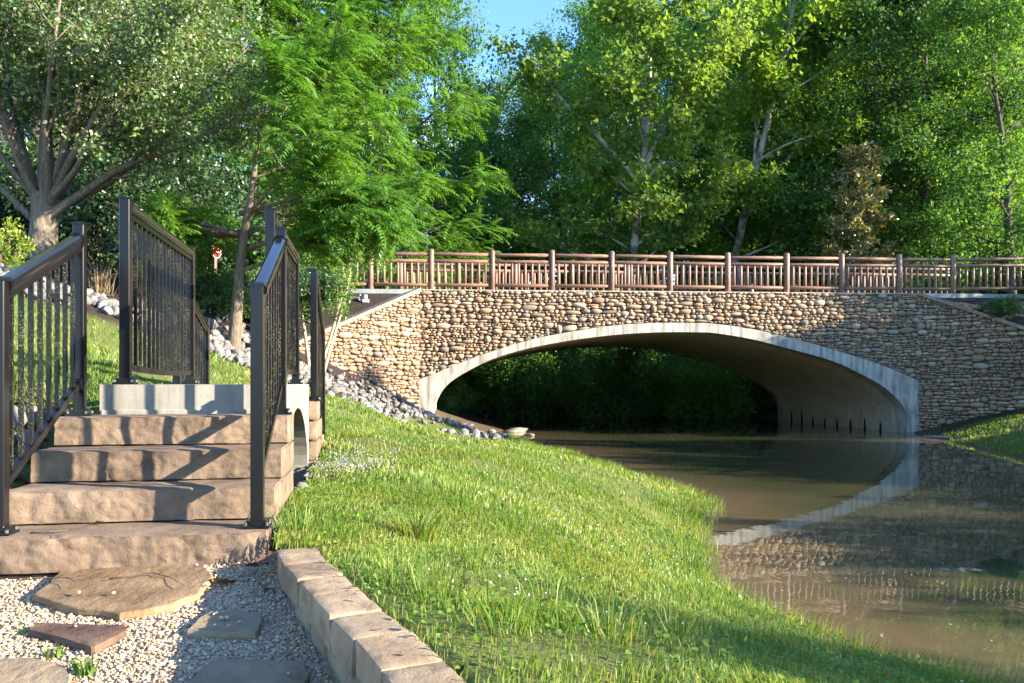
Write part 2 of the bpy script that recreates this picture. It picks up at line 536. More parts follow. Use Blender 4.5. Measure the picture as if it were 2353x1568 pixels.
def ground_mat():
    t = NT('ground_cover')
    v = t.posvec()
    at_ = t.n('ShaderNodeAttribute'); at_.attribute_name = 'zone'
    sp = t.n('ShaderNodeSeparateColor'); t.l(at_.outputs['Color'], sp.inputs[0])
    n1 = t.noise(1.3, 6, .65, v)
    n2 = t.noise(30, 5, .7, v)
    forest = t.ramp(n2, [(.3, (.02, .016, .01)), (.5, (.05, .038, .022)), (.7, (.085, .062, .035))])
    forest = t.mix(t.math('GREATER_THAN', n1, .54), forest, (.025, .045, .012))
    lawn = t.ramp(n2, [(.3, (.07, .075, .025)), (.55, (.12, .14, .035)), (.75, (.2, .17, .08))])
    mulch = t.ramp(n2, [(.32, (.012, .009, .008)), (.5, (.035, .025, .02)), (.7, (.075, .05, .036))])
    mud = t.ramp(n2, [(.3, (.06, .04, .024)), (.6, (.12, .085, .05)), (.8, (.17, .125, .08))])
    c = t.mix(sp.outputs[0], forest, lawn)
    c = t.mix(sp.outputs[1], c, mulch)
    c = t.mix(sp.outputs[2], c, mud)
    nb = t.bump(n2, .8, .03)
    return t.done(t.principled(c, .95, nb, .15))
MAT['ground'] = ground_mat()
MAT['mulch'] = simple('mulch', [(.012, .009, .008), (.035, .025, .02), (.075, .05, .036)], 45, .95, .9, 55, .03)

def water_mat():
    t = NT('river_water')
    v = t.posvec()
    n = t.noise(.5, 5, .6, v)
    c = t.ramp(n, [(.35, (.034, .040, .018)), (.6, (.058, .056, .026))])
    dp = t.n('ShaderNodeAttribute'); dp.attribute_name = 'depth'      # silt shows where the water is shallow
    c = t.mix(t.ramp(dp.outputs['Fac'], [(.0, (.9, .9, .9)), (.42, (0, 0, 0))]), c, (.15, .105, .055))
    mp = t.n('ShaderNodeMapping'); mp.inputs['Scale'].default_value = (1.1, .45, 1); mp.inputs['Rotation'].default_value = (0, 0, .2); t.l(v, mp.inputs['Vector'])
    r1 = t.noise(2.4, 4, .55, mp.outputs[0])
    r2 = t.noise(.45, 3, .5, v)
    nb = t.bump(r1, .016, .1)
    nb = t.bump(r2, .03, .2, nb)
    p = t.n('ShaderNodeBsdfPrincipled')
    t.l(c, p.inputs['Base Color'])
    p.inputs['Roughness'].default_value = .015
    p.inputs['IOR'].default_value = 1.33
    p.inputs['Specular IOR Level'].default_value = .5
    t.l(nb, p.inputs['Normal'])
    return t.done(p.outputs['BSDF'])
MAT['water'] = water_mat()
MAT['foam'] = simple('foam', [(.5, .52, .52), (.65, .66, .65)], 9, .6, .2, 40)
MAT['flower'] = simple('clover_flower', [(.6, .52, .48), (.75, .7, .66)], 9, .8, 0)
# ---------------------------------------------------------------- the land
CP = [
 # lawn and bank on the near side
 (-.75,3.35,.84),(-.1,2.2,.83),(.35,1.2,.82),(-.95,3.9,.9),(-1.08,4.6,.94),(-1.2,5.5,.93),(-1.38,6.6,.92),(-1.55,7.6,1.0),
 (0,4,.62),(0,6,.68),(.2,8,.68),(0,10,.68),(-1.9,10,1.1),(-2.0,13,.95),(-.5,13,.5),(-1.4,13,.70),(-1.6,16,.52),(0,17,.24),(-2.4,19.5,.42),(-1.2,20.5,.2),(-3.6,20,.93),(-1.0,10,.84),(-2.9,16.5,.95),
 (1.3,3.2,.40),(1.0,5,.32),(1.0,7.5,.31),(1.4,10.5,.38),(1.2,13,.3),
 # water's edge, near side
 (4.6,1.0,0),(3.4,2.6,0),(2.35,4.2,0),(1.72,5.6,0),(1.8,7.2,0),(2.4,9.4,0),(2.05,13,0),(1.0,17.8,0),(.3,22,0),(-.3,25,0),(-.6,30,0),(-1.5,36,0),
 # bed
 (5,4,-.55),(5,8,-.6),(6,14,-.6),(6,20,-.6),(6,28,-.6),(5,36,-.5),(9,10,-.5),(9,24,-.4),(6,1,-.5),(7,-5,-.5),
 # far side edge and bank
 (12.3,23.4,0),(11.4,19.5,0),(10.6,15.8,0),(10.8,12,0),(11,8,0),(11,3,0),(11,-4,0),
 (13.2,23.2,.35),(14.5,22.4,.72),(14,18,.8),(14,12,1.0),(14,5,1.1),(18,20,1.7),(20,10,1.9),(20,0,1.9),(26,20,2.6),(12.4,28,-.1),(12.2,34,-.05),
 # under the arch, near bank
 (-2.5,24.4,.72),(-2.6,29,.6),(-2.9,34,.6),
 # the hillside left
 (-2.85,23.4,.82),(-3.8,22.5,1.5),(-5.0,21.5,2.1),(-6.5,21,2.9),(-8.5,21,3.6),(-4.4,19,1.52),(-4.6,16.5,1.9),(-4.7,14,2.0),(-5.2,14,2.4),
 (-6,15.5,3.1),(-7,13,3.05),(-6.3,12.3,2.8),(-8,14,3.66),(-9,12,3.75),(-3.6,12,1.65),(-3.2,10,1.58),(-2.5,8.3,1.12),(-3.9,8.4,1.68),(-5,9,2.1),(-6.5,9.5,2.6),
 (-6,7,2.1),(-4.5,6,1.75),(-3.3,6,1.5),(-3.0,4.8,1.35),(-2.9,4.1,1.2),(-2.7,3.3,.86),(-3.6,3.5,1.15),(-4,2,1.0),(-6,4,1.8),(-1.65,5.2,.86),(-2,5.6,.9),(-2,6.3,.92),
 (-12,20,4.3),(-14,12,4.7),(-20,15,5.2),(-20,30,4.6),(-10,26,4.3),(-10,34,4.1),(-7,36,2.6),(-5.5,33,2.0),(-14,45,4.4),
 # beyond the bridge
 (1,41,-.25),(-3,45,-.1),(-5,52,.0),(-8,62,.2),(-4.5,40,.7),(-8,46,2.2),(-11,56,3.5),(4,44.5,.05),(8,42.5,.1),(11.5,39,.2),(5,47,1.2),(9,46,1.6),(14,42,2.6),(2,52,1.4),(6,56,3.2),(-1,62,2.0),(14,60,6),(22,44,5),(30,30,4.8),(20,33,4.4),
 (-60,60,12),(60,60,13),(0,92,11),(-60,20,8),(60,20,8),(60,-30,5),(-60,-30,4),(0,-60,2),(0,140,18),(-130,130,20),(130,130,20),(-140,0,12),(140,0,12),(-130,-130,8),(130,-130,8),(0,-140,4),
]
CP = np.array(CP, float)
_c2 = 0.8
def _rbf(A, B):
    d2 = ((A[:, None, :2] - B[None, :, :2]) ** 2).sum(-1)
    return np.sqrt(d2 + _c2)
_n = len(CP)
_K = np.zeros((_n + 3, _n + 3))
_K[:_n, :_n] = _rbf(CP, CP)
_K[:_n, _n] = 1; _K[:_n, _n + 1:] = CP[:, :2]; _K[_n, :_n] = 1; _K[_n + 1:, :_n] = CP[:, :2].T
_W = np.linalg.solve(_K, np.concatenate([CP[:, 2], np.zeros(3)]))

# stair frame
SO, SR = np.array([-1.07, 3.5]), math.radians(10)
def stair_local(x, y):
    dx, dy = x - SO[0], y - SO[1]
    return dx * math.cos(SR) + dy * math.sin(SR), -dx * math.sin(SR) + dy * math.cos(SR)
def stair_world(lx, ly):
    return SO[0] + lx * math.cos(SR) - ly * math.sin(SR), SO[1] + lx * math.sin(SR) + ly * math.cos(SR)

WALLP = [(-.995, 3.36), (-.88, 3.08), (-.77, 2.86), (-.659, 2.63), (-.545, 2.40), (-.44, 2.195), (-.328, 1.95), (-.21, 1.70), (-.09, 1.45), (.03, 1.2)]
_wy = np.array([p[1] for p in WALLP])[::-1]; _wx = np.array([p[0] for p in WALLP])[::-1]
def wall_x(y):
    return np.interp(y, _wy, _wx)
def gravel_z(x, y):
    return .665 + (y - 2.4) * .09 + .02 * vnoise(np.stack([x * 1.7, y * 1.7, x * 0], -1), 5)

def terrain(x, y, carve=True):
    x = np.asarray(x, float); y = np.asarray(y, float)
    sh = x.shape
    P = np.stack([x.ravel(), y.ravel()], 1)
    z = np.empty(len(P))
    for i in range(0, len(P), 4000):
        q = P[i:i + 4000]
        z[i:i + 4000] = _rbf(q, CP) @ _W[:_n] + _W[_n] + q @ _W[_n + 1:]
    p3 = np.stack([P[:, 0], P[:, 1], P[:, 0] * 0], 1)
    z += .035 * fbm(p3 * 1.1, 3, 3) * np.clip((P[:, 1] - 2) / 4, .3, 1)
    if carve:
        X, Y = P[:, 0], P[:, 1]
        lx, ly = stair_local(X, Y)
        g = (X < wall_x(Y) + .09) & (((ly < .1) & (lx < .03)) | (Y < 3.37))
        z = np.where(g, np.minimum(z, gravel_z(X, Y) - .10), z)
        st = (lx > -1.16) & (lx < -.04) & (ly > .06) & (ly < 4.4)
        z = np.where(st, np.minimum(z, .55), z)
    return z.reshape(sh)

YRX = np.array([-60, -9, -6.5, -5.5, -4.6, -4.0, -3.75, -3.65, -3.5, -3.2, -2.6, -1.5, 0, 1, 10, 14.5, 30])
YRY = np.array([9.5, 10.2, 10.6, 10.7, 11.2, 11.8, 14.0, 17, 19, 20.6, 22.0, 22.7, 23.6, 24, 24, 22.6, 21])
def yr(x):
    return np.interp(x, YRX, YRY)

def axis(pieces):
    out = []
    for a, b, st in pieces:
        out.append(np.arange(a, b - 1e-6, st))
    out.append([pieces[-1][1]])
    return np.concatenate(out)
gx = axis([(-150, -40, 10), (-40, -14, 2), (-14, -6, .5), (-6, 4, .12), (4, 16, .4), (16, 40, 2), (40, 150, 10)])
gy = axis([(-150, -20, 10), (-20, 0, 2), (0, 9, .12), (9, 26, .25), (26, 50, .8), (50, 80, 3), (80, 150, 10)])
GX, GY = np.meshgrid(gx, gy)
GZ = terrain(GX, GY)
nx, ny = len(gx), len(gy)
idx = np.arange(nx * ny).reshape(ny, nx)
quads = np.stack([idx[:-1, :-1], idx[:-1, 1:], idx[1:, 1:], idx[1:, :-1]], -1).reshape(-1, 4)
gme = mesh_np('ground', np.stack([GX, GY, GZ], -1).reshape(-1, 3), quads, MAT['ground'], True)
def smooth01(a, lo, hi):
    t = np.clip((a - lo) / (hi - lo), 0, 1)
    return t * t * (3 - 2 * t)
YR = yr(GX)
nz = .5 * vnoise(np.stack([GX * .8, GY * .8, GX * 0], -1), 9)
lawn = smooth01(YR - GY + nz * .6, -.2, .4) * (GX > -40) * (GX < 40) * (GY < 24.2)
mulch = smooth01(GY - YR + nz * .4, -.3, .3) * (GX < -1.5) * smooth01(31 - GY, 0, 3) * (GX > -30)
mud = smooth01(.10 + nz * .05 - GZ, 0, .12)
mud = np.maximum(mud, (GY > 23.6) * (GY < 37) * (GX > -4) * (GX < 13) * .8)
zone = np.zeros((nx * ny, 4), np.float32)
zone[:, 0] = lawn.ravel(); zone[:, 1] = mulch.ravel(); zone[:, 2] = mud.ravel(); zone[:, 3] = 1
ca = gme.color_attributes.new('zone', 'FLOAT_COLOR', 'POINT')
ca.data.foreach_set('color', zone.ravel())
tag(link('ground', gme), kind='structure')

# water
wx = axis([(-14, -1, 1.0), (-1, 5, .15), (5, 14, .5), (14, 30, 4)])
wyy = axis([(-30, 0, 5), (0, 30, .25), (30, 72, 2)])
WX, WY = np.meshgrid(wx, wyy)
WZ = .0 * WX
wi = np.arange(WX.size).reshape(WX.shape)
wq = np.stack([wi[:-1, :-1], wi[:-1, 1:], wi[1:, 1:], wi[1:, :-1]], -1).reshape(-1, 4)
wme = mesh_np('river_water', np.stack([WX, WY, WZ], -1).reshape(-1, 3), wq, MAT['water'], True)
da = wme.attributes.new('depth', 'FLOAT', 'POINT')
da.data.foreach_set('value', np.clip(-terrain(WX, WY, False), 0, 1).astype(np.float32).ravel())
tag(link('river_water', wme), kind='structure')

# ---------------------------------------------------------------- the stone bridge
BPHI = math.atan(.068)
BT = .068
def face(px, py, v=0.0):
    """pixel of the photograph -> (s, z) on the bridge face"""
    u = (px - 1176.0) / F
    y = 24.0 / (1 - BT * u)
    x = u * y
    return x / math.cos(BPHI), E - (py - 880.0) * y / F
def b_world(s, v):
    c, sn = math.cos(BPHI), math.sin(BPHI)
    return s * c - v * sn, 24.0 + s * sn + v * c

def catmull(pts, n):
    P = np.array(pts, float)
    P = np.concatenate([[2 * P[0] - P[1]], P, [2 * P[-1] - P[-2]]])
    out = []
    m = len(P) - 3
    for k in range(m):
        p0, p1, p2, p3 = P[k:k + 4]
        for t in np.linspace(0, 1, n, endpoint=False):
            out.append(.5 * ((2 * p1) + (-p0 + p2) * t + (2 * p0 - 5 * p1 + 4 * p2 - p3) * t * t + (-p0 + 3 * p1 - 3 * p2 + p3) * t ** 3))
    out.append(P[-2])
    return np.array(out)

INT_PX = [(997, 931.5), (1001.6, 918.5), (1018, 892), (1044, 869.6), (1083, 847), (1132, 824), (1197, 804), (1262, 790), (1328, 779), (1406, 769.5), (1475, 764.5), (1542, 762.5),
          (1600, 763), (1643, 765), (1727, 779), (1809, 800), (1909, 828), (1975, 858), (2025, 886), (2058, 914.5), (2075, 937.7), (2081.5, 967.6), (2082.5, 993)]
EXT_PX = [(962.5, 871), (1001.6, 856.6), (1067, 829), (1132, 806), (1230, 777), (1328, 759), (1406, 747.5), (1475, 742.5), (1542, 741), (1600, 741.5), (1643, 743.6), (1743, 758.5), (1876, 791.7), (1975, 821.6), (2042, 845), (2110, 874.6)]
INTR = catmull([face(*p) for p in INT_PX], 4)
INTR = np.concatenate([[[INTR[0, 0] - .02, -.5]], INTR, [[INTR[-1, 0] + .0, -.6]]])
EXTR = catmull([face(*p) for p in EXT_PX], 4)
SL, SRR = EXTR[0, 0], EXTR[-1, 0]
TOPZ = 4.36
bridge = empty('stone_arch_bridge', (0, 24, 0), BPHI)
tag(bridge, 'cobble faced stone bridge with pale concrete arch over the river', 'bridge')

def ring_mesh(v0, v1):
    m = MB()
    loop = [(SL, -.5)] + [tuple(p) for p in EXTR] + [(SRR, -.6)] + [tuple(p) for p in INTR[::-1]]
    n = len(loop)
    V = [(s, v0, z) for s, z in loop] + [(s, v1, z) for s, z in loop]
    Fc = [tuple(range(n)), tuple(reversed(range(n, 2 * n)))] + [(k, k + n, (k + 1) % n + n, (k + 1) % n) for k in range(n)]
    return m.add(V, Fc)
ring_mesh(-.035, .55).obj('arch_ring', MAT['concrete'], bridge)
ring_mesh(9.6, 9.98).obj('arch_ring', MAT['concrete'], bridge)

# precast barrel, nine units with open joints at the foot
NSEG = 9
v_edges = np.linspace(.55, 9.6, NSEG + 1)
mid = .5 * (INTR[:, 0].min() + INTR[:, 0].max())
nrm = np.gradient(INTR, axis=0); nrm = np.stack([nrm[:, 1], -nrm[:, 0]], 1); nrm = unit(nrm)   # points inward
nrm[0] = (1, 0); nrm[-1] = (-1, 0)
rs = random.Random(4)
for k in range(NSEG):
    off = rs.uniform(-.004, .004)
    a, b = v_edges[k] + .006, v_edges[k + 1] - .006
    V = []
    nsub = 3
    for j in range(nsub + 1):
        f_ = j / nsub
        for (s, z), nn in zip(INTR, nrm):
            cut = .085 * max(0.0, 1 - max(z, 0) / .62) if s > mid else 0.0
            vv = a + cut + (b - a - 2 * cut) * f_
            edge = .004 if j in (0, nsub) else 0.0
            V.append((s - nn[0] * (off + edge), vv, z - nn[1] * (off + edge)))
    m_ = len(INTR)
    Fc = [(j * m_ + i, j * m_ + i + 1, (j + 1) * m_ + i + 1, (j + 1) * m_ + i) for j in range(nsub) for i in range(m_ - 1)]
    # outer skin so that the unit has thickness
    bV = len(V)
    for vv in (a, b):
        for (s, z), nn in zip(INTR, nrm):
            V.append((s - nn[0] * .24, vv, z - nn[1] * .24))
    Fc += [(bV + i, bV + m_ + i, bV + m_ + i + 1, bV + i + 1) for i in range(m_ - 1)]
    Fc += [(i, bV + i, bV + i + 1, i + 1) for i in range(m_ - 1)]
    Fc += [(nsub * m_ + i, nsub * m_ + i + 1, bV + m_ + i + 1, bV + m_ + i) for i in range(m_ - 1)]
    MB().add(V, Fc).obj('barrel_segment', MAT['barrel'], bridge, smooth=True, sharp=.5)
for k in range(1, NSEG):
    # damp open joint at the foot of two units, inner shade painted near-black
    V = []
    i0 = len(INTR) - 1
    zt_ = rs.uniform(.18, .5)
    zs = [(-.3, .075), (.0, .06), (zt_ * .5, .028), (zt_, .003)]
    for z, hw in zs:
        s_ = float(np.interp(z, INTR[::-1][:20, 1], INTR[::-1][:20, 0]))
        for sg in (-1, 1):
            V.append((s_ - .012, v_edges[k] + sg * hw, z)); V.append((s_ + .12, v_edges[k] + sg * hw, z))
    Fc = []
    for j in range(3):
        o_ = j * 4
        Fc += [(o_, o_ + 2, o_ + 6, o_ + 4), (o_ + 1, o_ + 5, o_ + 7, o_ + 3), (o_, o_ + 4, o_ + 5, o_ + 1), (o_ + 2, o_ + 3, o_ + 7, o_ + 6)]
    MB().add(V, Fc).obj('joint_gap', MAT['wet_joint'], bridge)
for a_, b_ in ((SRR - .02, SRR + .3), (SL - .3, SL + .02)):
    MB().box(a_, b_, .6, 9.5, -.8, 2.6).obj('abutment', MAT['mortar'], bridge)

def ext_z(s):
    return np.interp(s, EXTR[:, 0], EXTR[:, 1])
# backing of the spandrels, front and rear
def spandrel(v0, v1):
    m = MB()
    ss = np.linspace(SL, SRR, 80)
    lo = ext_z(ss)
    V, n = [], len(ss)
    for v in (v0, v1):
        V += [(s, v, z) for s, z in zip(ss, lo)] + [(s, v, TOPZ - .02) for s in ss]
    Fc = []
    for i in range(n - 1):
        Fc.append((i, i + 1, n + i + 1, n + i))
        Fc.append((2 * n + i, 3 * n + i, 3 * n + i + 1, 2 * n + i + 1))
        Fc.append((n + i, n + i + 1, 3 * n + i + 1, 3 * n + i))
        Fc.append((i, 2 * n + i, 2 * n + i + 1, i + 1))
    return m.add(V, Fc)
face_o = spandrel(.045, .35).obj('spandrel_wall', MAT['mortar'], bridge)
spandrel(9.65, 9.95).obj('spandrel_wall', MAT['mortar'], bridge)
# wing walls
WANG = math.radians(40)
wings = {}
for side, sc in (('left', SL), ('right', SRR)):
    sg = -1 if side == 'left' else 1
    dvec = np.array([sg * math.cos(WANG), -math.sin(WANG)])
    nvec = np.array([sg * -math.sin(WANG), -math.cos(WANG)]) * np.array([1, 1])    # outward (towards the river)
    L = 5.2 if side == 'left' else 5.5
    c0 = np.array([sc, .0])
    wings[side] = (c0, dvec, nvec, L)
    m = MB()
    n = 24
    V = []
    tops, bots = [], []
    for depth in (0.0, .30):
        for i in range(n + 1):
            l = L * i / n
            p = c0 + dvec * l - nvec * (.045 + depth)
            zt = TOPZ - .43 * l - .02
            wp = b_world(*(c0 + dvec * l + nvec * .2))
            zb = float(terrain(np.array([wp[0]]), np.array([wp[1]]))[0]) - .25
            V += [(p[0], p[1], min(zb, zt - .05)), (p[0], p[1], zt)]
    k = 2 * (n + 1)
    Fc = []
    for i in range(n):
        a = 2 * i
        Fc += [(a, a + 2, a + 3, a + 1), (k + a, k + a + 1, k + a + 3, k + a + 2), (a + 1, a + 3, k + a + 3, k + a + 1)]
    wo = m.add(V, Fc).obj('wing_wall', MAT['mortar'], bridge)
    # sloping coping
    m = MB()
    p0, p1 = c0 - nvec * .1, c0 + dvec * L - nvec * .1
    m.sweep((p0[0], p0[1], TOPZ), (p1[0], p1[1], TOPZ - .43 * L), [(-.22, -.05), (.22, -.05), (.22, .05), (-.22, .05)])
    m.obj('wing_coping', MAT['coping'], bridge)
    wings[side] += (wo,)

# ---- cobbles: packed from the bottom up on each face
def pack(L0, L1, zb, zt, rng, big=1.0):
    """rough courses of flattish cobbles, some stones two courses high, cut to the lower and upper line"""
    lo = min(zb(L0 + (L1 - L0) * k / 80) for k in range(81))
    hi = max(zt(L0 + (L1 - L0) * k / 80) for k in range(81))
    rows, z = [], lo - .1
    while z < hi + .2:
        rows.append(z); z += rng.choice((.056, .068, .077, .086, .098, .115)) * big
    ph = [rng.uniform(0, 60) for _ in rows]
    wave = lambda k, s: rows[k] + .026 * math.sin(s * 1.9 + ph[k]) + .022 * math.sin(s * 5.3 + ph[k] * 2) + .008 * math.sin(s * 13 + ph[k] * 3) + .03 * math.sin(s * .7 + ph[k // 4] * 3)
    taken = {k: [] for k in range(len(rows) + 3)}
    out = []
    for k in range(len(rows) - 2):
        s = L0 - rng.uniform(0, .12)
        while s < L1 + .03:
            blk = next((iv for iv in taken[k] if iv[0] - .05 < s < iv[1]), None)
            if blk: s = blk[1]; continue
            hrow = wave(k + 1, s) - wave(k, s)
            w = min(.5, max(.085, hrow * rng.lognormvariate(math.log(1.82), .32)))
            nxt = [iv[0] for iv in taken[k] if iv[0] > s]
            if nxt and s + w > min(nxt) - .05: w = max(.06, min(nxt) - s)
            c = s + w / 2
            zl = wave(k, c); zu = wave(k + 1, c)
            if rng.random() < .075 and w > .14 and not nxt:
                zu = wave(k + 2, c) if rng.random() < .6 else zu + .5 * (wave(k + 2, c) - zu)
                taken[k + 1].append((s, s + w))
            tilt = rng.gauss(0, .06)
            b, t = max(zb(c), (zb(max(L0, s)) + zb(min(L1, s + w))) / 2), zt(c)
            if L0 - .04 <= c <= L1 + .04 and zu > b + .03 and zl < t - .03:
                if zl < b:
                    zl = b; tilt = math.atan2(zb(min(L1, s + w)) - zb(max(L0, s)), w) * .8
                zu = min(zu, t)
                if zu - zl > .03:
                    h = (zu - zl) * rng.uniform(.86, 1.06)
                    out.append((c, (zl + zu) / 2 + rng.uniform(-.006, .006), w * rng.uniform(.93, 1.02), h, tilt))
            s += w
    return out

rngS = random.Random(11)
placed = []       # world-free: (bridge local centre, axis-x dir, outward dir, w, h, rot, parent, img size)
for s, z, w, h, rot in pack(SL - .02, SRR + .02, lambda s: float(ext_z(s)) + .005, lambda s: TOPZ, rngS):
    placed.append((np.array([s, .0, z]), np.array([1., 0, 0]), np.array([0, -1., 0]), w, h, rot, face_o))
for side in ('left', 'right'):
    c0, dv, nv, L, wo = wings[side]
    gz = []
    for l in np.linspace(0, L, 40):
        wp = b_world(*(c0 + dv * l + nv * .1))
        gz.append(float(terrain(np.array([wp[0]]), np.array([wp[1]]))[0]) - .12)
    gl = np.linspace(0, L, 40)
    for l, z, w, h, rot in pack(.0, L, lambda q: float(np.interp(q, gl, gz)), lambda q: TOPZ - .43 * q - .03, rngS, 1.02):
        p = c0 + dv * l
        ax = np.array([dv[0], dv[1], 0])
        if side == 'left': ax = -ax
        placed.append((np.array([p[0], p[1], z]), ax, np.array([nv[0], nv[1], 0.]), w, h, rot if side == 'right' else -rot, wo))

def stone_shape(rng, sub=2):
    V, Fc = ICO2 if sub == 2 else ICO1
    p = rng.uniform(.74, 1.0)
    q = np.sign(V) * np.abs(V) ** np.array([p, .9, p])
    q = q / np.maximum(np.abs(q).max(0), 1e-6)
    nz_ = fbm(q * 1.1 + rng.uniform(0, 50), 2, rng.randrange(999))
    q = q * (1 + .10 * nz_)[:, None]
    q[:, 2] *= 1 + q[:, 0] * rng.uniform(-.22, .22)
    q[:, 0] *= 1 + q[:, 2] * rng.uniform(-.12, .12)
    return q, Fc
SHAPES = [stone_shape(rngS) for _ in range(14)]
SH_ME = []
for q, Fc in SHAPES:
    SH_ME.append(mesh_np('stone', q * .5, Fc, MAT['cobble'], True))
placed.sort(key=lambda t: -t[3] * t[4])
def stone_mat4(t, rng):
    c, ax, nv, w, h, rot, par = t
    dep = min(.26, .10 + .55 * h + rng.uniform(-.01, .05))
    up = np.array([0, 0, 1.])
    a2 = ax * math.cos(rot) + up * math.sin(rot)
    u2 = -ax * math.sin(rot) + up * math.cos(rot)
    cc = c + nv * rng.uniform(-.035, .0)
    M = np.eye(4)
    M[:3, 0] = a2 * w * 1.08; M[:3, 1] = nv * -dep; M[:3, 2] = u2 * h * 1.11; M[:3, 3] = cc
    if np.linalg.det(M[:3, :3]) < 0: M[:3, 0] *= -1
    return M
def in_view(t):
    wp = b_world(t[0][0], t[0][1])
    return abs(wp[0] / wp[1]) < .645 and t[0][2] > .3
n_ind = 0
VV, FF, off = [], [], 0
for t in placed:
    M = stone_mat4(t, rngS)
    k = rngS.randrange(len(SHAPES))
    if n_ind < 300 and in_view(t):
        n_ind += 1
        o = link('stone', SH_ME[k], t[6])
        o.matrix_local = Matrix(M.tolist())
    else:
        q, Fc = SHAPES[k]
        VV.append((q * .5) @ M[:3, :3].T + M[:3, 3]); FF.append(Fc + off); off += len(q)
st = link('cobblestones', mesh_np('cobblestones', np.concatenate(VV), np.concatenate(FF), MAT['cobble'], True), bridge)
st['kind'] = 'stuff'
print('stones', len(placed))

# deck, kerb and approaches
MB().box(SL + .05, SRR - .05, .36, 9.64, 3.9, 4.27).obj('deck', MAT['grey_concrete'], bridge)
MB().box(SL - .02, SRR + .02, -.02, .4, TOPZ - .02, TOPZ + .012).obj('parapet_cap', MAT['concrete'], bridge)
road = MB().box(-40, 45, .45, 9.5, 4.2, 4.30)
r_ = road.obj('road', MAT['asphalt'], None, loc=(0, 24, 0), rot=(0, 0, BPHI))
tag(r_, kind='structure')
for side in ('left', 'right'):
    c0, dv, nv, L, wo = wings[side]
    sg = -1 if side == 'left' else 1
    vs = np.concatenate([np.linspace(-6, 0, 25), [.4, 5, 9.6, 12, 16]])
    rows, us = [], np.linspace(0, 1, 60) ** 2
    V = []
    for v in vs:
        if v < 0:
            l = min(-v / math.sin(WANG), L)
            s0 = c0[0] + dv[0] * l - nv[0] * .0 + sg * .30
        else:
            s0 = c0[0] + sg * .22
        hh = 4.24 + (min(v, 0) * .66) - max(0, v - 9.6) * .35
        for u in us:
            s = s0 + sg * u * 36
            bump_ = .05 * math.sin(s * 1.7 + v) * math.sin(v * 2.1 + s * .4) * (0 if v >= 0 else 1)
            V.append((s, v, hh + bump_))
    n, mm = len(us), len(vs)
    Fc = [(j * n + i, j * n + i + 1, (j + 1) * n + i + 1, (j + 1) * n + i) for j in range(mm - 1) for i in range(n - 1)]
    if sg < 0: Fc = [tuple(reversed(q)) for q in Fc]
    eo = MB().add(V, Fc).obj('road_embankment', MAT['mulch'], None, smooth=True, loc=(0, 24, 0), rot=(0, 0, BPHI))
    tag(eo, kind='structure')
# low concrete kerb walls carrying the railing beyond the arch
kl = MB().box(SL - 7.5, SL - .02, .0, .38, 3.6, 4.37).obj('kerb_wall', MAT['grey_concrete'], bridge)
kr = MB().box(SRR + .02, SRR + 9, .0, .38, 3.3, 4.37).obj('kerb_wall', MAT['grey_concrete'], bridge)

# ---------------------------------------------------------------- log railings
def log_mesh(name, L, r, n=10, taper=.0, tip=.35):
    """log lying along z from 0 to L with chamfered ends"""
    t = r * tip
    pts = [(0, 0, 0), (0, 0, t), (0, 0, L - t), (0, 0, L)]
    return MB().tube(pts, [r * .72, r, r * (1 - taper), r * .72], n).mesh(name, MAT['log'], True)
LOGM = {}
def log(parent, name, a, b, r, rng):
    a, b = Vector(a), Vector(b)
    L = (b - a).length
    key = (name, round(L * 50), round(r * 500))
    if key not in LOGM:
        LOGM[key] = log_mesh(name, L, r)
    o = link(name, LOGM[key], parent)
    q = (b - a).to_track_quat('Z', 'Y') @ Quaternion((0, 0, 1), rng.uniform(0, 6.28))
    o.rotation_mode = 'QUATERNION'
    o.rotation_quaternion = q
    o.location = a
    return o
def log_railing(label, svs, group, nb=8, dz=0.0):
    """svs: list of post positions (s, v) in bridge coordinates"""
    rg = random.Random(len(svs) * 7 + int(svs[0][1] * 10))
    o = empty('log_railing', (0, 24, 0), BPHI)
    tag(o, label, 'railing', group)
    for i, (s, v) in enumerate(svs):
        log(o, 'post', (s, v, 4.30 + dz), (s, v, 5.60 + dz + rg.uniform(-.015, .015)), .09, rg)
        if i == len(svs) - 1: break
        s2, v2 = svs[i + 1]
        A, B = Vector((s, v, dz)), Vector((s2, v2, dz))
        d = (B - A).normalized(); L = (B - A).length
        a, b = A + d * .10, B - d * .10
        for z, r in ((5.445, .057), (5.24, .057), (4.525, .057)):
            j = rg.uniform(-.012, .012)
            log(o, 'rail', a + Vector((0, 0, z + j)), b + Vector((0, 0, z - j * .5)), r, rg)
        n_ = max(3, int(round((L - .2) / .2)))
        for k in range(n_):
            p = A + d * (.1 + (L - .2) * (k + .5) / n_ + rg.uniform(-.008, .008))
            log(o, 'baluster', p + Vector((0, 0, 4.565)), p + Vector((0, 0, 5.20)), .041, rg)
    return o
PX = [850, 990, 1131, 1269, 1407, 1542, 1675, 1811, 1938, 2071, 2195]
sv = [(face(p, 600)[0], .14) for p in PX]
sv = [(sv[0][0] - 1.85, .14)] + sv + [(sv[-1][0] + 2.35, -.3), (sv[-1][0] + 4.3, -.5)]
log_railing('rustic brown log railing along the near edge of the stone bridge', sv, 'log railings on the bridge')
s0 = sv[1][0] + .75
log_railing('second log railing seen through the gaps of the near one', [(s0 + 1.87 * k, 2.15) for k in range(11)], 'log railings on the bridge')
log_railing('log railing along the far edge of the bridge deck', [(s0 - 1.0 + 1.87 * k, 8.2) for k in range(12)], 'log railings on the bridge', dz=.05)
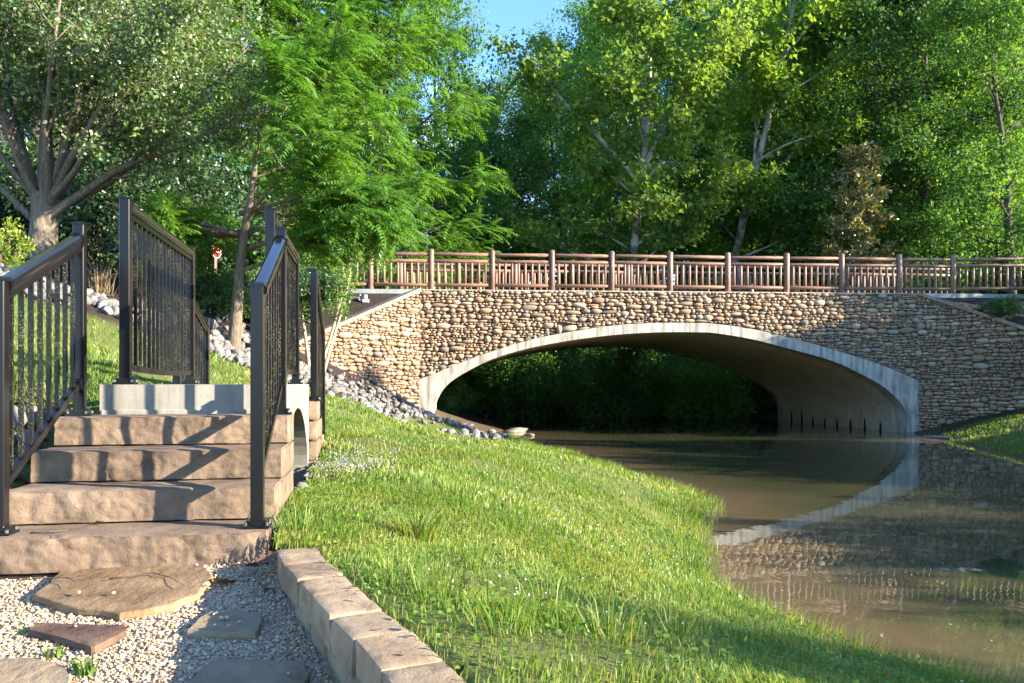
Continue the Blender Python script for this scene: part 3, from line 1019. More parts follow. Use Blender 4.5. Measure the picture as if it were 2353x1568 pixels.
# ---------------------------------------------------------------- cast stone blocks
def grid_block(corner, z0, z1, n=(8, 5, 4), amp=.006, rough=(), ramp=.014, rnd=.008, seed=0, freq=9.0):
    """block over 4 plan corners (x0y0, x1y0, x1y1, x0y1); faces in rough ('f','b','l','r') get a split-rock relief"""
    nx_, ny_, nz_ = n
    c = np.array(corner, float)
    key, V, info = {}, [], []
    def vid(i, j, k):
        if (i, j, k) not in key:
            key[(i, j, k)] = len(V)
            u, v, w = i / nx_, j / ny_, k / nz_
            p = (c[0] * (1 - u) + c[1] * u) * (1 - v) + (c[3] * (1 - u) + c[2] * u) * v
            V.append((p[0], p[1], z0 + (z1 - z0) * w)); info.append((i, j, k))
        return key[(i, j, k)]
    Fc = []
    for i in range(nx_):
        for j in range(ny_):
            Fc.append((vid(i, j, 0), vid(i, j + 1, 0), vid(i + 1, j + 1, 0), vid(i + 1, j, 0)))
            Fc.append((vid(i, j, nz_), vid(i + 1, j, nz_), vid(i + 1, j + 1, nz_), vid(i, j + 1, nz_)))
    for i in range(nx_):
        for k in range(nz_):
            Fc.append((vid(i, 0, k), vid(i + 1, 0, k), vid(i + 1, 0, k + 1), vid(i, 0, k + 1)))
            Fc.append((vid(i, ny_, k), vid(i, ny_, k + 1), vid(i + 1, ny_, k + 1), vid(i + 1, ny_, k)))
    for j in range(ny_):
        for k in range(nz_):
            Fc.append((vid(0, j, k), vid(0, j, k + 1), vid(0, j + 1, k + 1), vid(0, j + 1, k)))
            Fc.append((vid(nx_, j, k), vid(nx_, j + 1, k), vid(nx_, j + 1, k + 1), vid(nx_, j, k + 1)))
    V = np.array(V); info = np.array(info)
    ex = unit((c[1] - c[0])[None])[0]; ey = unit((c[3] - c[0])[None])[0]
    ex = np.array([ex[0], ex[1], 0]); ey = np.array([ey[0], ey[1], 0]); ez = np.array([0, 0, 1.])
    on = {'l': info[:, 0] == 0, 'r': info[:, 0] == nx_, 'f': info[:, 1] == 0, 'b': info[:, 1] == ny_, 'd': info[:, 2] == 0, 't': info[:, 2] == nz_}
    dirs = {'l': -ex, 'r': ex, 'f': -ey, 'b': ey, 'd': -ez, 't': ez}
    cnt = sum(on[k].astype(int) for k in on)
    D_ = np.zeros_like(V)
    for k in on:
        if k in rough:
            edge = np.where(cnt > 1, .08, 1.0)
            rid = (1 - 2 * np.abs(vnoise(V * freq * .8, seed + 5))) * .6 + (1 - 2 * np.abs(vnoise(V * freq * 1.9 + 4, seed + 6))) * .35 + (1 - 2 * np.abs(vnoise(V * freq * 4.1 + 9, seed + 7))) * .18
            d = (fbm(V * freq * .5, 2, seed) * .45 - rid * .55 + .3) * ramp * edge
        else:
            d = vnoise(V * 12, seed + 3) * amp * .4
        D_ += np.where(on[k], d, 0)[:, None] * dirs[k][None]
        D_ -= np.where(on[k] & (cnt > 1), rnd * (1 + .8 * vnoise(V * 25, seed + 8)), 0)[:, None] * dirs[k][None]
    return V + D_, np.array(Fc, np.int32)

def block_obj(name, parent, mat, corner, z0, z1, **kw):
    V, Fc = grid_block(corner, z0, z1, **kw)
    me = mesh_np(name, V, Fc, mat, True, .6)
    return link(name, me, parent)
def rect(x0, x1, y0, y1):
    return [(x0, y0), (x1, y0), (x1, y1), (x0, y1)]

STEPZ = [.913, 1.070, 1.226, 1.383]
RISE = .157
stairs = empty('stone_stairs', (SO[0], SO[1], 0), SR)
tag(stairs, 'brown cast stone stairs climbing to the small concrete footbridge', 'stairs')
for k, z in enumerate(STEPZ):
    t0 = .3 * k
    t1 = t0 + (.42 if k < 3 else .295)
    block_obj('step', stairs, MAT['step'], rect(-1.2, 0, t0, t1), z - RISE + .003, z, n=(110, 12, 22), rough=('f',), ramp=.02, rnd=.005, seed=20 + k, freq=11)
    # courses behind the slab, seen on the flank
    x = t1 + .004
    cuts = {0: [.42, .81, 1.195], 1: [.72, 1.195], 2: [1.02, 1.195], 3: []}[k]
    for a, b in zip(cuts[:-1], cuts[1:]):
        for (xa, xb) in ((-.3, 0), (-1.2, -.9)):
            block_obj('block', stairs, MAT['step'], rect(xa, xb, a + .004, b - .002), z - RISE + .003, z - .002, n=(6, 8, 5), amp=.008, rnd=.006, seed=40 + k)
block_obj('block', stairs, MAT['step'], rect(-1.2, -.002, .02, 1.19), .5, STEPZ[0] - RISE, n=(30, 20, 4), amp=.008, seed=50)

far_stairs = empty('stone_stairs', (SO[0], SO[1], 0), SR)
tag(far_stairs, 'brown stone stairs on the far end of the footbridge, seen end on', 'stairs')
FZ = [1.41, 1.245, 1.08, .915]
for k, z in enumerate(FZ):
    t1 = 3.58 + .3 * k
    t0 = 3.205 if k == 0 else t1 - .42
    block_obj('step', far_stairs, MAT['step'], rect(-1.2, .0, t0, t1), z - .162, z, n=(24, 8, 6), rough=('b',), amp=.008, rnd=.006, seed=60 + k)
    if k > 0:
        block_obj('block', far_stairs, MAT['step'], rect(-.35, .0 - .001 * k, 3.205, t0 - .004), z - .162, z - .002, n=(8, 8, 6), amp=.008, rough=('f',), ramp=.006, seed=70 + k)
        block_obj('block', far_stairs, MAT['step'], rect(-1.2, -.36, 3.205, t0 - .004), z - .162, z - .002, n=(8, 8, 6), amp=.008, seed=80 + k)

# concrete footbridge
fb = empty('footbridge', (SO[0], SO[1], 0), SR)
tag(fb, 'small pale concrete footbridge with arched side between two stone stairs', 'footbridge')
m = MB()
T0, T1, ZT = 1.2, 3.2, 1.553
prof = [(T0, .45), (T0, ZT), (T1, ZT), (T1, .45), (T1 - .07, .45)]
for a in np.linspace(0, math.pi, 25):
    prof.append(((T0 + T1) / 2 + math.cos(a) * ((T1 - T0) / 2 - .07), .72 + math.sin(a) * .665))
prof.append((T0 + .07, .45))
n = len(prof)
V = [(-.07, t, z) for t, z in prof] + [(-1.066, t, z) for t, z in prof]
m.add(V, [tuple(reversed(range(n))), tuple(range(n, 2 * n))] + [(k, (k + 1) % n, (k + 1) % n + n, k + n) for k in range(n)])
m.obj('arched_span', MAT['pale_concrete'], fb)
MB().box(-1.06, -.075, T0 - .008, T0 + .05, STEPZ[3] - .02, STEPZ[3] + .028).obj('foot_lip', MAT['pale_concrete'], fb, bevel=.006)

# ---------------------------------------------------------------- black metal railings
TOPPROF = [(-.024, -.034), (.024, -.034), (.024, -.018), (.031, -.012), (.034, .002), (.031, .016), (.018, .027), (-.018, .027), (-.031, .016), (-.034, .002), (-.031, -.012), (-.024, -.018)]
def pole(parent, x, y, z0, z1):
    w = .028
    p = MB().box(x - w, x + w, y - w, y + w, z0, z1).obj('post', MAT['metal'], parent, bevel=.004)
    c = MB().box(x - w - .004, x + w + .004, y - w - .004, y + w + .004, z1 - .006, z1 + .006)
    c.add([(x - w, y - w, z1 + .006), (x + w, y - w, z1 + .006), (x + w, y + w, z1 + .006), (x - w, y + w, z1 + .006), (x, y, z1 + .014)], [(0, 1, 4), (1, 2, 4), (2, 3, 4), (3, 0, 4)])
    c.obj('cap', MAT['metal'], p)
    b = MB().box(x - .056, x + .056, y - .056, y + .056, z0, z0 + .014).box(x - .043, x + .043, y - .043, y + .043, z0 + .014, z0 + .036)
    b = b.obj('base_plate', MAT['metal'], p)
    for sx in (-1, 1):
        for sy in (-1, 1):
            MB().tube([(x + sx * .046, y + sy * .046, z0 + .012), (x + sx * .046, y + sy * .046, z0 + .026)], .008, 6).obj('bolt', MAT['bolt'], p)
    return p
BAL = {}
def baluster_mesh(L, w, shear=0.0):
    key = (round(L, 2), w)
    if key not in BAL:
        BAL[key] = MB().box(-w, w, -w, w, 0, round(L, 2)).mesh('baluster', MAT['metal_dusty'])
    return BAL[key]
def metal_railing(label, group, x, ya, za, ha, yb, zb, hb, ta, tb, ba, bb, spacing=.105, collars=False, posts=(True, True), bow=0.0):
    """posts at y=ya, yb (stair frame); ta,tb heights of the hand rail, ba,bb of the bottom rail"""
    o = empty('metal_railing', (SO[0], SO[1], 0), SR)
    tag(o, label, 'railing', group)
    if posts[0]: pole(o, x, ya, za, za + ha)
    if posts[1]: pole(o, x, yb, zb, zb + hb)
    sg = 1 if yb > ya else -1
    A, B = Vector((x, ya + sg * .028, ta - .027)), Vector((x, yb - sg * .028, tb - .027))
    MB().sweep(A, B, TOPPROF).obj('hand_rail', MAT['metal_gloss'], o)
    A2, B2 = A - Vector((0, 0, .052)), B - Vector((0, 0, .052))
    MB().bar(A2, B2, .036, .03).obj('rail_channel', MAT['metal'], o)
    C, D = Vector((x, ya + sg * .028, ba)), Vector((x, yb - sg * .028, bb))
    N = 8 if bow else 1
    mb = MB()
    for i in range(N):
        f0, f1 = i / N, (i + 1) / N
        p, q = C.lerp(D, f0), C.lerp(D, f1)
        p.z -= bow * 4 * f0 * (1 - f0); q.z -= bow * 4 * f1 * (1 - f1)
        mb.bar(p, q, .036, .034)
    mb.obj('bottom_rail', MAT['metal'], o)
    if collars:
        d = (B - A).normalized()
        MB().sweep(B - d * .03, B + d * .004, [(a * 1.16, b * 1.2) for a, b in TOPPROF]).obj('collar', MAT['metal'], o)
        MB().sweep(A - d * .004, A + d * .03, [(a * 1.16, b * 1.2) for a, b in TOPPROF]).obj('collar', MAT['metal'], o)
        d2 = (D - C).normalized()
        MB().bar(D - d2 * .03, D + d2 * .004, .05, .05).obj('collar', MAT['metal'], o)
    L = abs(yb - ya)
    n = int(round(L / spacing))
    for k in range(1, n):
        f_ = k / n
        y = ya + (yb - ya) * f_
        zl = ba + (bb - ba) * f_ - bow * 4 * f_ * (1 - f_)
        zt = ta + (tb - ta) * f_ - .085
        link('baluster', baluster_mesh(zt - zl, .0095), o, (x, y, zl), (0, 0, 0))
    return o
G = 'black metal railings at the footbridge'
metal_railing('black metal stair railing with sloping hand rail nearest the grass bank', G, -.06, .10, STEPZ[0], 1.09, 1.05, STEPZ[3], 1.055, 2.01, 2.39, 1.14, 1.575, collars=True)
metal_railing('black metal stair railing cut by the left edge of the photo', G, -1.12, .10, STEPZ[0], 1.09, 1.05, STEPZ[3], 1.045, 2.01, 2.37, 1.12, 1.56, collars=True)
metal_railing('level black railing on the footbridge, the hillside one full in view', G, -.955, 1.29, ZT, 1.075, 2.98, ZT, 1.075, 2.615, 2.615, 1.655, 1.645, .10, bow=.018)
metal_railing('level black railing on the footbridge, river side, behind the stair post', G, -.16, 1.40, ZT, 1.065, 3.02, ZT, 1.065, 2.605, 2.605, 1.65, 1.645, .10)
metal_railing('short black railing going down behind the footbridge, hillside one', G, -1.16, 3.42, FZ[0], 1.13, 4.62, .9, 1.30, 2.50, 2.14, 1.5, 1.12)
metal_railing('thin black railing on the far stairs, river side, above brown blocks', G, -.045, 3.44, FZ[0], 1.13, 4.62, .9, 1.22, 2.50, 2.08, 1.48, 1.08)

# ---------------------------------------------------------------- low retaining wall of buff blocks
wall = empty('retaining_wall', (0, 0, 0))
tag(wall, 'low curving wall of buff concrete blocks between gravel and grass', 'wall')
def wall_corner(i, half=False):
    return WALLP[i]
P = np.array(WALLP)
Tn = unit(np.gradient(P, axis=0)); Nn = np.stack([-Tn[:, 1], Tn[:, 0]], 1)      # left of travel (towards camera) = grass side
def off(p, n, d): return (p[0] + n[0] * d, p[1] + n[1] * d)
rw = random.Random(3)
for i in range(len(P) - 1):
    g = .0018
    a0, a1 = P[i] + Tn[i] * g, P[i + 1] - Tn[i + 1] * g
    j = rw.uniform(-.006, .006)
    w = .168
    cr = [off(a0, Nn[i], j), off(a1, Nn[i + 1], j), off(a1, Nn[i + 1], w + j), off(a0, Nn[i], w + j)]
    block_obj('block', wall, MAT['wall_block'], cr, .745, .86 + rw.uniform(-.004, .004), n=(14, 9, 7), amp=.005, rough=('f',), ramp=.009, rnd=.004, seed=100 + i, freq=14)
for i in range(len(P) - 1):
    a0 = (P[i] + P[i + 1]) / 2 if i else P[0] * .98 + P[1] * .02
    a1 = (P[i + 1] + P[i + 2]) / 2 if i < len(P) - 2 else P[-1]
    n0 = Nn[i]
    a0, a1 = a0 + Tn[i] * .004, a1 - Tn[i] * .004
    cr = [off(a0, n0, .012), off(a1, n0, .012), off(a1, n0, .16), off(a0, n0, .16)]
    block_obj('block', wall, MAT['wall_block'], cr, .52, .742, n=(12, 6, 7), amp=.01, rough=('f',), ramp=.012, rnd=.008, seed=130 + i, freq=14)

# ---------------------------------------------------------------- gravel path and flagstones
gxs = np.arange(-5, .3, .1); gys = np.arange(.4, 3.9, .1)
QX, QY = np.meshgrid(gxs, gys)
QZ = gravel_z(QX, QY)
qi = np.arange(QX.size).reshape(QX.shape)
qq = np.stack([qi[:-1, :-1], qi[:-1, 1:], qi[1:, 1:], qi[1:, :-1]], -1).reshape(-1, 4)
cx, cyy = QX[:-1, :-1].ravel() + .05, QY[:-1, :-1].ravel() + .05
lx, ly = stair_local(cx, cyy)
keep = (cx < wall_x(cyy) + .1) & (ly < .12) & (cx > -3.2 - .2 * cyy)
tag(link('gravel_path', mesh_np('gravel_path', np.stack([QX, QY, QZ], -1).reshape(-1, 3), qq[keep], MAT['gravel_bed'], True)), kind='structure')

def on_plane(px, py, z):
    D = F * (E - z) / (py - 880.0)
    return np.array([(px - 1176.0) * D / F, D])
FLAGS = [
 ('broad golden brown flagstone in front of the bottom step', 'flag', .05, [(80, 1356), (141, 1313), (272, 1306), (461, 1313), (490, 1326), (456, 1357), (388, 1374), (272, 1388), (160, 1377)]),
 ('dark rusty pointed flagstone near the left of the gravel', 'flag_dark', .05, [(62, 1446), (87, 1434), (286, 1437), (291, 1446), (268, 1456), (213, 1476), (121, 1456)]),
 ('small cracked grey flagstone in the middle of the gravel', 'flag_grey', .045, [(432, 1445), (456, 1425), (490, 1411), (597, 1414), (601, 1428), (587, 1450), (524, 1449)]),
 ('pale grey flagstone in the bottom left corner', 'flag_grey', .04, [(-60, 1522), (63, 1517), (145, 1527), (160, 1551), (150, 1585), (-60, 1620)]),
 ('wide brown grey flagstone beside the foot of the block wall', 'flag_grey', .04, [(427, 1565), (466, 1532), (490, 1518), (635, 1524), (698, 1526), (716, 1555), (680, 1590), (430, 1605)]),
]
FLAGPOLY = []
for fi, (lab, mt, hh, poly) in enumerate(FLAGS):
    z = .765 if fi < 1 else (.717 if fi < 3 else .685)
    pts = np.array([on_plane(px, py, z) for px, py in poly])
    FLAGPOLY.append(pts)
    # resample the outline and roughen it
    cl = np.concatenate([pts, pts[:1]])
    seg = np.linalg.norm(np.diff(cl, axis=0), axis=1); cum = np.concatenate([[0], np.cumsum(seg)])
    n = 56
    u = np.arange(n) / n * cum[-1]
    ol = np.stack([np.interp(u, cum, cl[:, 0]), np.interp(u, cum, cl[:, 1])], 1)
    cen = ol.mean(0)
    rad = ol - cen
    nz_ = fbm(np.concatenate([ol * 14, np.zeros((n, 1))], 1), 3, fi)
    ol = cen + rad * (1 + .035 * nz_)[:, None]
    rings = [(1.02, -.07), (1.0, -.022), (1.012, -.02), (1.0, -.004), (.985, .0), (.8, .001), (.6, .0), (.35, .0), (.12, .0)]
    V = []
    for r, dz in rings:
        q = cen + (ol - cen) * r
        zz = gravel_z(q[:, 0], q[:, 1]) + (.034, .03, .03, .026, .026)[fi] + dz + (.007 * fbm(np.concatenate([q * 6, np.zeros((n, 1))], 1), 3, fi + 9) if r < .98 else 0)
        V.append(np.concatenate([q, np.broadcast_to(np.asarray(zz), (n,))[:, None]], 1))
    V = np.concatenate(V)
    m_ = len(rings)
    Fq = np.array([(i * n + k, i * n + (k + 1) % n, (i + 1) * n + (k + 1) % n, (i + 1) * n + k) for i in range(m_ - 1) for k in range(n)], np.int32)
    cap = np.array([[(m_ - 1) * n + k for k in range(n)]], np.int32)
    o = link('flagstone', mesh_np('flagstone', V, [Fq, cap], MAT[mt], True, .35))
    tag(o, lab, 'flagstone', 'flagstones set in the gravel path')

def in_poly(pts, poly):
    x, y = pts[:, 0], pts[:, 1]
    ins = np.zeros(len(pts), bool)
    j = len(poly) - 1
    for i in range(len(poly)):
        xi, yi = poly[i]; xj, yj = poly[j]
        c = ((yi > y) != (yj > y)) & (x < (xj - xi) * (y - yi) / (yj - yi + 1e-12) + xi)
        ins ^= c
        j = i
    return ins

NP = np.random.default_rng(7)
def scatter_pebbles(name, X, Y, Z, size, mat, flat=.7):
    n = len(X)
    V0, F0 = ICO1
    sc = size[:, None] * np.stack([NP.uniform(.8, 1.3, n), NP.uniform(.7, 1.1, n), NP.uniform(.5, .85, n) * flat / .7], 1)
    a = NP.uniform(0, 2 * math.pi, n); b = NP.normal(0, .5, n)
    V = V0[None] * sc[:, None] * (1 + NP.uniform(-.16, .16, (n, len(V0), 1)))
    cb, sb = np.cos(b)[:, None], np.sin(b)[:, None]
    y2 = V[..., 1] * cb - V[..., 2] * sb; z2 = V[..., 1] * sb + V[..., 2] * cb
    ca_, sa = np.cos(a)[:, None], np.sin(a)[:, None]
    x3 = V[..., 0] * ca_ - y2 * sa; y3 = V[..., 0] * sa + y2 * ca_
    V = np.stack([x3 + X[:, None], y3 + Y[:, None], z2 + Z[:, None]], -1).reshape(-1, 3)
    Fc = (F0[None] + (np.arange(n) * len(V0))[:, None, None]).reshape(-1, 3)
    return mesh_np(name, V, Fc, mat, True)
n = 62000
X = NP.uniform(-2.7, .1, n); Y = NP.uniform(1.75, 3.62, n)
lx, ly = stair_local(X, Y)
ok = (X > -.70 * Y - .05) & (X < wall_x(Y) + .005) & (ly < .01)
for i, pl in enumerate(FLAGPOLY):
    c = pl.mean(0)
    ok &= ~in_poly(np.stack([X, Y], 1), c + (pl - c) * .97)
X, Y = X[ok], Y[ok]
S = NP.lognormal(math.log(.0053), .3, len(X))
Z = gravel_z(X, Y) + NP.uniform(-.002, .008, len(X))
print('pebbles', len(X))
tag(link('gravel', scatter_pebbles('gravel', X, Y, Z, S, MAT['pebble'])), 'pale pinkish pea gravel between the flagstones and bottom step', 'gravel', kind='stuff')
# a few stray pebbles lying on the flagstones
X = []; 
for i, k in ((0, 3), (1, 2), (2, 9), (4, 2)):
    c = FLAGPOLY[i].mean(0); e = FLAGPOLY[i].std(0)
    for _ in range(k):
        X.append((c[0] + NP.normal(0, .7) * e[0], c[1] + NP.normal(0, .6) * e[1], float(gravel_z(np.array([c[0]]), np.array([c[1]]))[0]) + .04))
X = np.array(X)
tag(link('stray_gravel', scatter_pebbles('stray_gravel', X[:, 0], X[:, 1], X[:, 2], NP.uniform(.006, .011, len(X)), MAT['pebble'])), 'few loose pebbles lying on top of the flagstones', 'gravel', kind='stuff')
# grey grit spilled beside the footbridge
n = 1300
X = NP.normal(-1.33, .16, n); Y = NP.normal(6.35, .42, n)
lx, ly = stair_local(X, Y)
ok = (lx > -.02)
X, Y = X[ok], Y[ok]
tag(link('gravel', scatter_pebbles('gravel', X, Y, terrain(X, Y) + .008, NP.uniform(.006, .016, len(X)), MAT['grit'])), 'grey grit spilled on the ground beside the footbridge', 'gravel', kind='stuff')

# ---------------------------------------------------------------- riprap swale
RIP = [(-9.6, 11.4, .4), (-7.6, 11.3, .5), (-6.0, 11.35, .65), (-5.2, 12.1, .95), (-4.75, 13.3, 1.15), (-4.5, 15.2, 1.05), (-4.5, 17.0, .85), (-4.3, 18.8, .8), (-3.75, 20.5, .8), (-2.95, 21.9, .8), (-1.9, 22.6, .55), (-1.1, 22.9, .4)]
LOW = [(-3.8, 18.3, .35), (-2.7, 19.1, .5), (-1.8, 19.9, .5), (-1.0, 20.6, .45), (-.3, 21.5, .35)]
rr = random.Random(21)
rocks = []
def strew(path, n, smin, smax):
    P_ = np.array(path)
    cum = np.concatenate([[0], np.cumsum(np.linalg.norm(np.diff(P_[:, :2], axis=0), axis=1))])
    for _ in range(n):
        u = rr.uniform(0, cum[-1])
        x, y, hw = (np.interp(u, cum, P_[:, k]) for k in range(3))
        k = int(np.searchsorted(cum, u)) ; k = min(max(k, 1), len(P_) - 1)
        t = unit((P_[k, :2] - P_[k - 1, :2])[None])[0]
        o_ = max(-1.3, min(1.3, rr.gauss(0, .55))) * hw
        rocks.append((x - t[1] * o_, y + t[0] * o_, smin + (smax - smin) * rr.random() ** 2.2))
strew(RIP, 2300, .075, .25)
strew(LOW, 170, .08, .28)
RSH = []
for k in range(10):
    V0, F0 = ICO2
    q = V0 * np.array([1, .85, .7])
    for _ in range(7):    # flat broken faces
        d = unit(NP.normal(size=(1, 3)))[0]; lim = NP.uniform(.3, .62)
        dd = q @ d
        q = q - np.maximum(dd - lim, 0)[:, None] * d[None]
    q = q * (1 + .07 * vnoise(q * 2.5, k))[:, None]
    RSH.append((q, F0))
RME = [mesh_np('riprap_rock', q, f, MAT['riprap']) for q, f in RSH]
rocks.sort(key=lambda t: -t[2] / (t[1]))
RX = np.array([t[0] for t in rocks]); RY = np.array([t[1] for t in rocks])
RZ = terrain(RX, RY)
# top of the road embankment where it is higher
VV, FF, o_ = [], [], 0
n_ind = 0
for (x, y, s), z in zip(rocks, RZ):
    k = rr.randrange(10)
    e = (rr.uniform(-.5, .5), rr.uniform(-.5, .5), rr.uniform(0, 6.28))
    if n_ind < 290 and x / y > -.63 and z > .02:
        n_ind += 1
        o = link('riprap_rock', RME[k], None, (x, y, z + s * .28), e, (s * .62,) * 3)
        low = any(math.hypot(x - p[0], y - p[1]) < .75 for p in LOW)
        if low: tag(o, 'pale broken rock in the grassy strip below the bridge wing', 'rock', 'rocks strewn in the grass below the bridge')
        elif y > 19: tag(o, 'grey broken rock piled against the foot of the bridge wing wall', 'rock', 'rocks at the foot of the wing wall')
        else: tag(o, 'pale grey broken rock in the drainage swale on the hillside', 'rock', 'rocks lining the hillside swale')
    else:
        q, f = RSH[k]
        R = np.array(__import__('mathutils').Euler(e).to_matrix())
        VV.append(q * s * .62 @ R.T + np.array([x, y, z + s * .24])); FF.append(f + o_); o_ += len(q)
tag(link('small_riprap', mesh_np('small_riprap', np.concatenate(VV), np.concatenate(FF), MAT['riprap'])), 'small broken grey stones filling the swale between the rocks', 'rubble', kind='stuff')

# rocks at the water
for (px, py, D, s, zf, lab) in (
    (1265, 926, 60, 1.5, .45, 'low flat rock in the stream beyond the arch'),
    (1340, 930, 50, .7, .5, 'small dark rock at the far bank seen under the arch'),
    (1190, 970, 25.5, .9, .3, 'brown mossy rock at the waterline under the arch'),
    (1215, 988, 23.6, .45, .4, 'small pale rock standing in the shallows by the grass point'),
    (1130, 975, 23.3, .5, .5, 'rounded grey rock at the end of the rock pile'),
    (2086, 998, 24.0, .36, .55, 'rounded rock at the foot of the concrete arch leg')):
    p = at(px, py, D)
    q, f = RSH[rr.randrange(10)]
    ww = np.array([1.0, .7, zf])
    z = max(0.0, float(terrain(np.array([p.x]), np.array([p.y]))[0]))
    o = link('river_rock', mesh_np('river_rock', q * ww * s * .6, f, MAT['river_rock'], True), None, (p.x, p.y, z + s * .04), (0, 0, rr.uniform(0, 6)))
    tag(o, lab, 'rock')
# driftwood lying in the shallows
def driftwood(lab, pts, r0):
    m = MB()
    pts = [Vector(p) for p in pts]
    m.tube([tuple(p) for p in pts], np.linspace(r0, r0 * .3, len(pts)), 6)
    a = pts[len(pts) // 2]
    m.tube([tuple(a), tuple(a + Vector((.2, -.1, .12))), tuple(a + Vector((.45, -.1, .14)))], [r0 * .6, r0 * .4, r0 * .15], 5)
    tag(m.obj('driftwood', MAT['driftwood'], None, True), lab, 'driftwood')
driftwood('bare pale branch floating from the arch leg to the grassy bank', [(11.9, 23.0, .02), (12.2, 22.4, .04), (12.35, 21.7, .02), (12.5, 21.2, .05), (12.25, 20.6, .18), (12.45, 20.3, .05)], .05)
driftwood('short forked branch in the water at the right edge of the photo', [(11.3, 18.2, .0), (11.45, 18.0, .06), (11.65, 17.8, .14), (11.8, 17.75, .26)], .04)
driftwood('tangled dead wood on the far bank seen under the arch', [(4.0, 43.6, .2), (4.6, 43.4, .5), (5.3, 43.3, .35), (6.2, 43.2, .55)], .07)

# ---------------------------------------------------------------- small things by the stairs
def twig(lab, pts, r=.003):
    m = MB().tube(pts, np.linspace(r, r * .5, len(pts)), 5)
    k = len(pts) // 2
    a = np.array(pts[k])
    m.tube([tuple(a), tuple(a + np.array([.05, -.04, .002])), tuple(a + np.array([.10, -.09, .0]))], [r * .7, r * .5, r * .3], 4)
    tag(m.obj('twig', MAT['twig'], None, True), lab, 'twig')
def gp(px, py, z): 
    q = on_plane(px, py, z); return (q[0], q[1], z)
twig('thin dark twig lying across the broad flagstone', [gp(250, 1328, .779), gp(300, 1322, .782), gp(350, 1315, .784), gp(390, 1325, .780), gp(425, 1345, .778)])
twig('thin twig beside the left end of the broad flagstone', [gp(40, 1332, .765), gp(100, 1327, .77), gp(150, 1326, .785), (gp(190, 1327, .78))])
twig('long thin twig on the gravel below the block wall', [gp(500, 1382, .72), gp(540, 1345, .74), gp(570, 1332, .75), gp(590, 1310, .77), gp(598, 1288, .79)], .004)
twig('thin twig on the bottom step near the left railing foot', [stair_world(-1.0, .1) + (STEPZ[0] + .004,), stair_world(-.93, .09) + (STEPZ[0] + .006,), stair_world(-.86, .14) + (STEPZ[0] + .004,)])
twig('curved twig on the gravel at the bottom of the photo', [gp(380, 1520, .66), gp(460, 1518, .665), gp(560, 1512, .665), gp(640, 1508, .67), gp(720, 1522, .665)], .003)

def dry_leaf(lab, p, s, seed):
    r = np.random.default_rng(seed)
    n = 9
    V = []
    for i in range(n):
        u = i / (n - 1)
        w = math.sin(math.pi * min(1, u * .95 + .04)) ** .7 * .42 * (1 + .35 * math.sin(i * 2.3))
        for sgn in (-1, 0, 1):
            V.append(((u - .5) * s, sgn * w * s, (.25 * abs(sgn) * w + .25 * (u - .5) ** 2 + .05 * r.normal()) * s))
    Fc = [(i * 3 + j, i * 3 + j + 1, i * 3 + j + 4, i * 3 + j + 3) for i in range(n - 1) for j in range(2)]
    o = MB().add(V, Fc).obj('dry_leaf', MAT['dry_leaf'], None, True, loc=p, rot=(r.uniform(-.4, .4), r.uniform(-.4, .4), r.uniform(0, 6)))
    tag(o, lab, 'leaf')
dry_leaf('large curled brown leaf wedged between bottom step and block wall', tuple(np.array(gp(592, 1300, .80))), .13, 1)
dry_leaf('brown leaf standing against the corner of the bottom step', tuple(np.array(gp(615, 1285, .83))), .10, 2)
dry_leaf('flat reddish dead leaf on the gravel right of the broad flagstone', tuple(np.array(gp(515, 1338, .755))), .10, 3)
dry_leaf('small brown leaf in the shade of the block wall', tuple(np.array(gp(617, 1359, .735))), .06, 4)
dry_leaf('small dead leaf at the foot of the bottom step', tuple(np.array(gp(538, 1297, .775))), .05, 5)
dry_leaf('small dark leaf by the front edge of the broad flagstone', tuple(np.array(gp(280, 1412, .715))), .04, 6)
dry_leaf('brown leaf on the bottom step left of middle', stair_world(-.78, .27) + (STEPZ[0] + .01,), .05, 7)

# leaf litter left of the stairs
n = 900
X = NP.uniform(-3.6, -2.25, n); Y = NP.uniform(3.7, 5.6, n)
lx, ly = stair_local(X, Y)
k = (lx < -1.24); X, Y = X[k], Y[k]
Z = terrain(X, Y) + .015
n = len(X)
a = NP.uniform(0, 6.28, n); s = NP.uniform(.02, .05, n)
d = np.stack([np.cos(a), np.sin(a), NP.uniform(-.3, .3, n)], 1) * s[:, None]
e = np.stack([-np.sin(a), np.cos(a), NP.uniform(-.5, .5, n)], 1) * s[:, None] * .7
c = np.stack([X, Y, Z], 1)
V = np.stack([c - d, c + e, c + d, c - e], 1).reshape(-1, 3)
tag(link('leaf_litter', mesh_np('leaf_litter', V, np.arange(4 * n).reshape(-1, 4), MAT['dry_leaf'])), 'brown leaf litter on the slope left of the stairs', 'leaf litter', kind='stuff')
for i, (px, py, D, s) in enumerate(((12, 940, 4.6, .2), (58, 965, 4.7, .22), (10, 1010, 4.3, .14), (75, 1008, 4.45, .16))):
    p = at(px, py, D)
    z = float(terrain(np.array([p.x]), np.array([p.y]))[0])
    o = link('rock', RME[i], None, (p.x, p.y, z + s * .2), (.3 * i, .2, i), (s * .6,) * 3)
    tag(o, ['pale rock behind the left stair railing, topmost', 'sunlit rock by the left end of the third step', 'small rock low behind the left stair railing', 'flat brown rock beside the second step'][i], 'rock')
p = at(688, 1125, 4.75); z = float(terrain(np.array([p.x]), np.array([p.y]))[0])
tag(link('rock', RME[3], None, (p.x, p.y, z + .03), (0, .3, 1), (.06,) * 3), 'white rock on the ground beside the stair flank', 'rock')

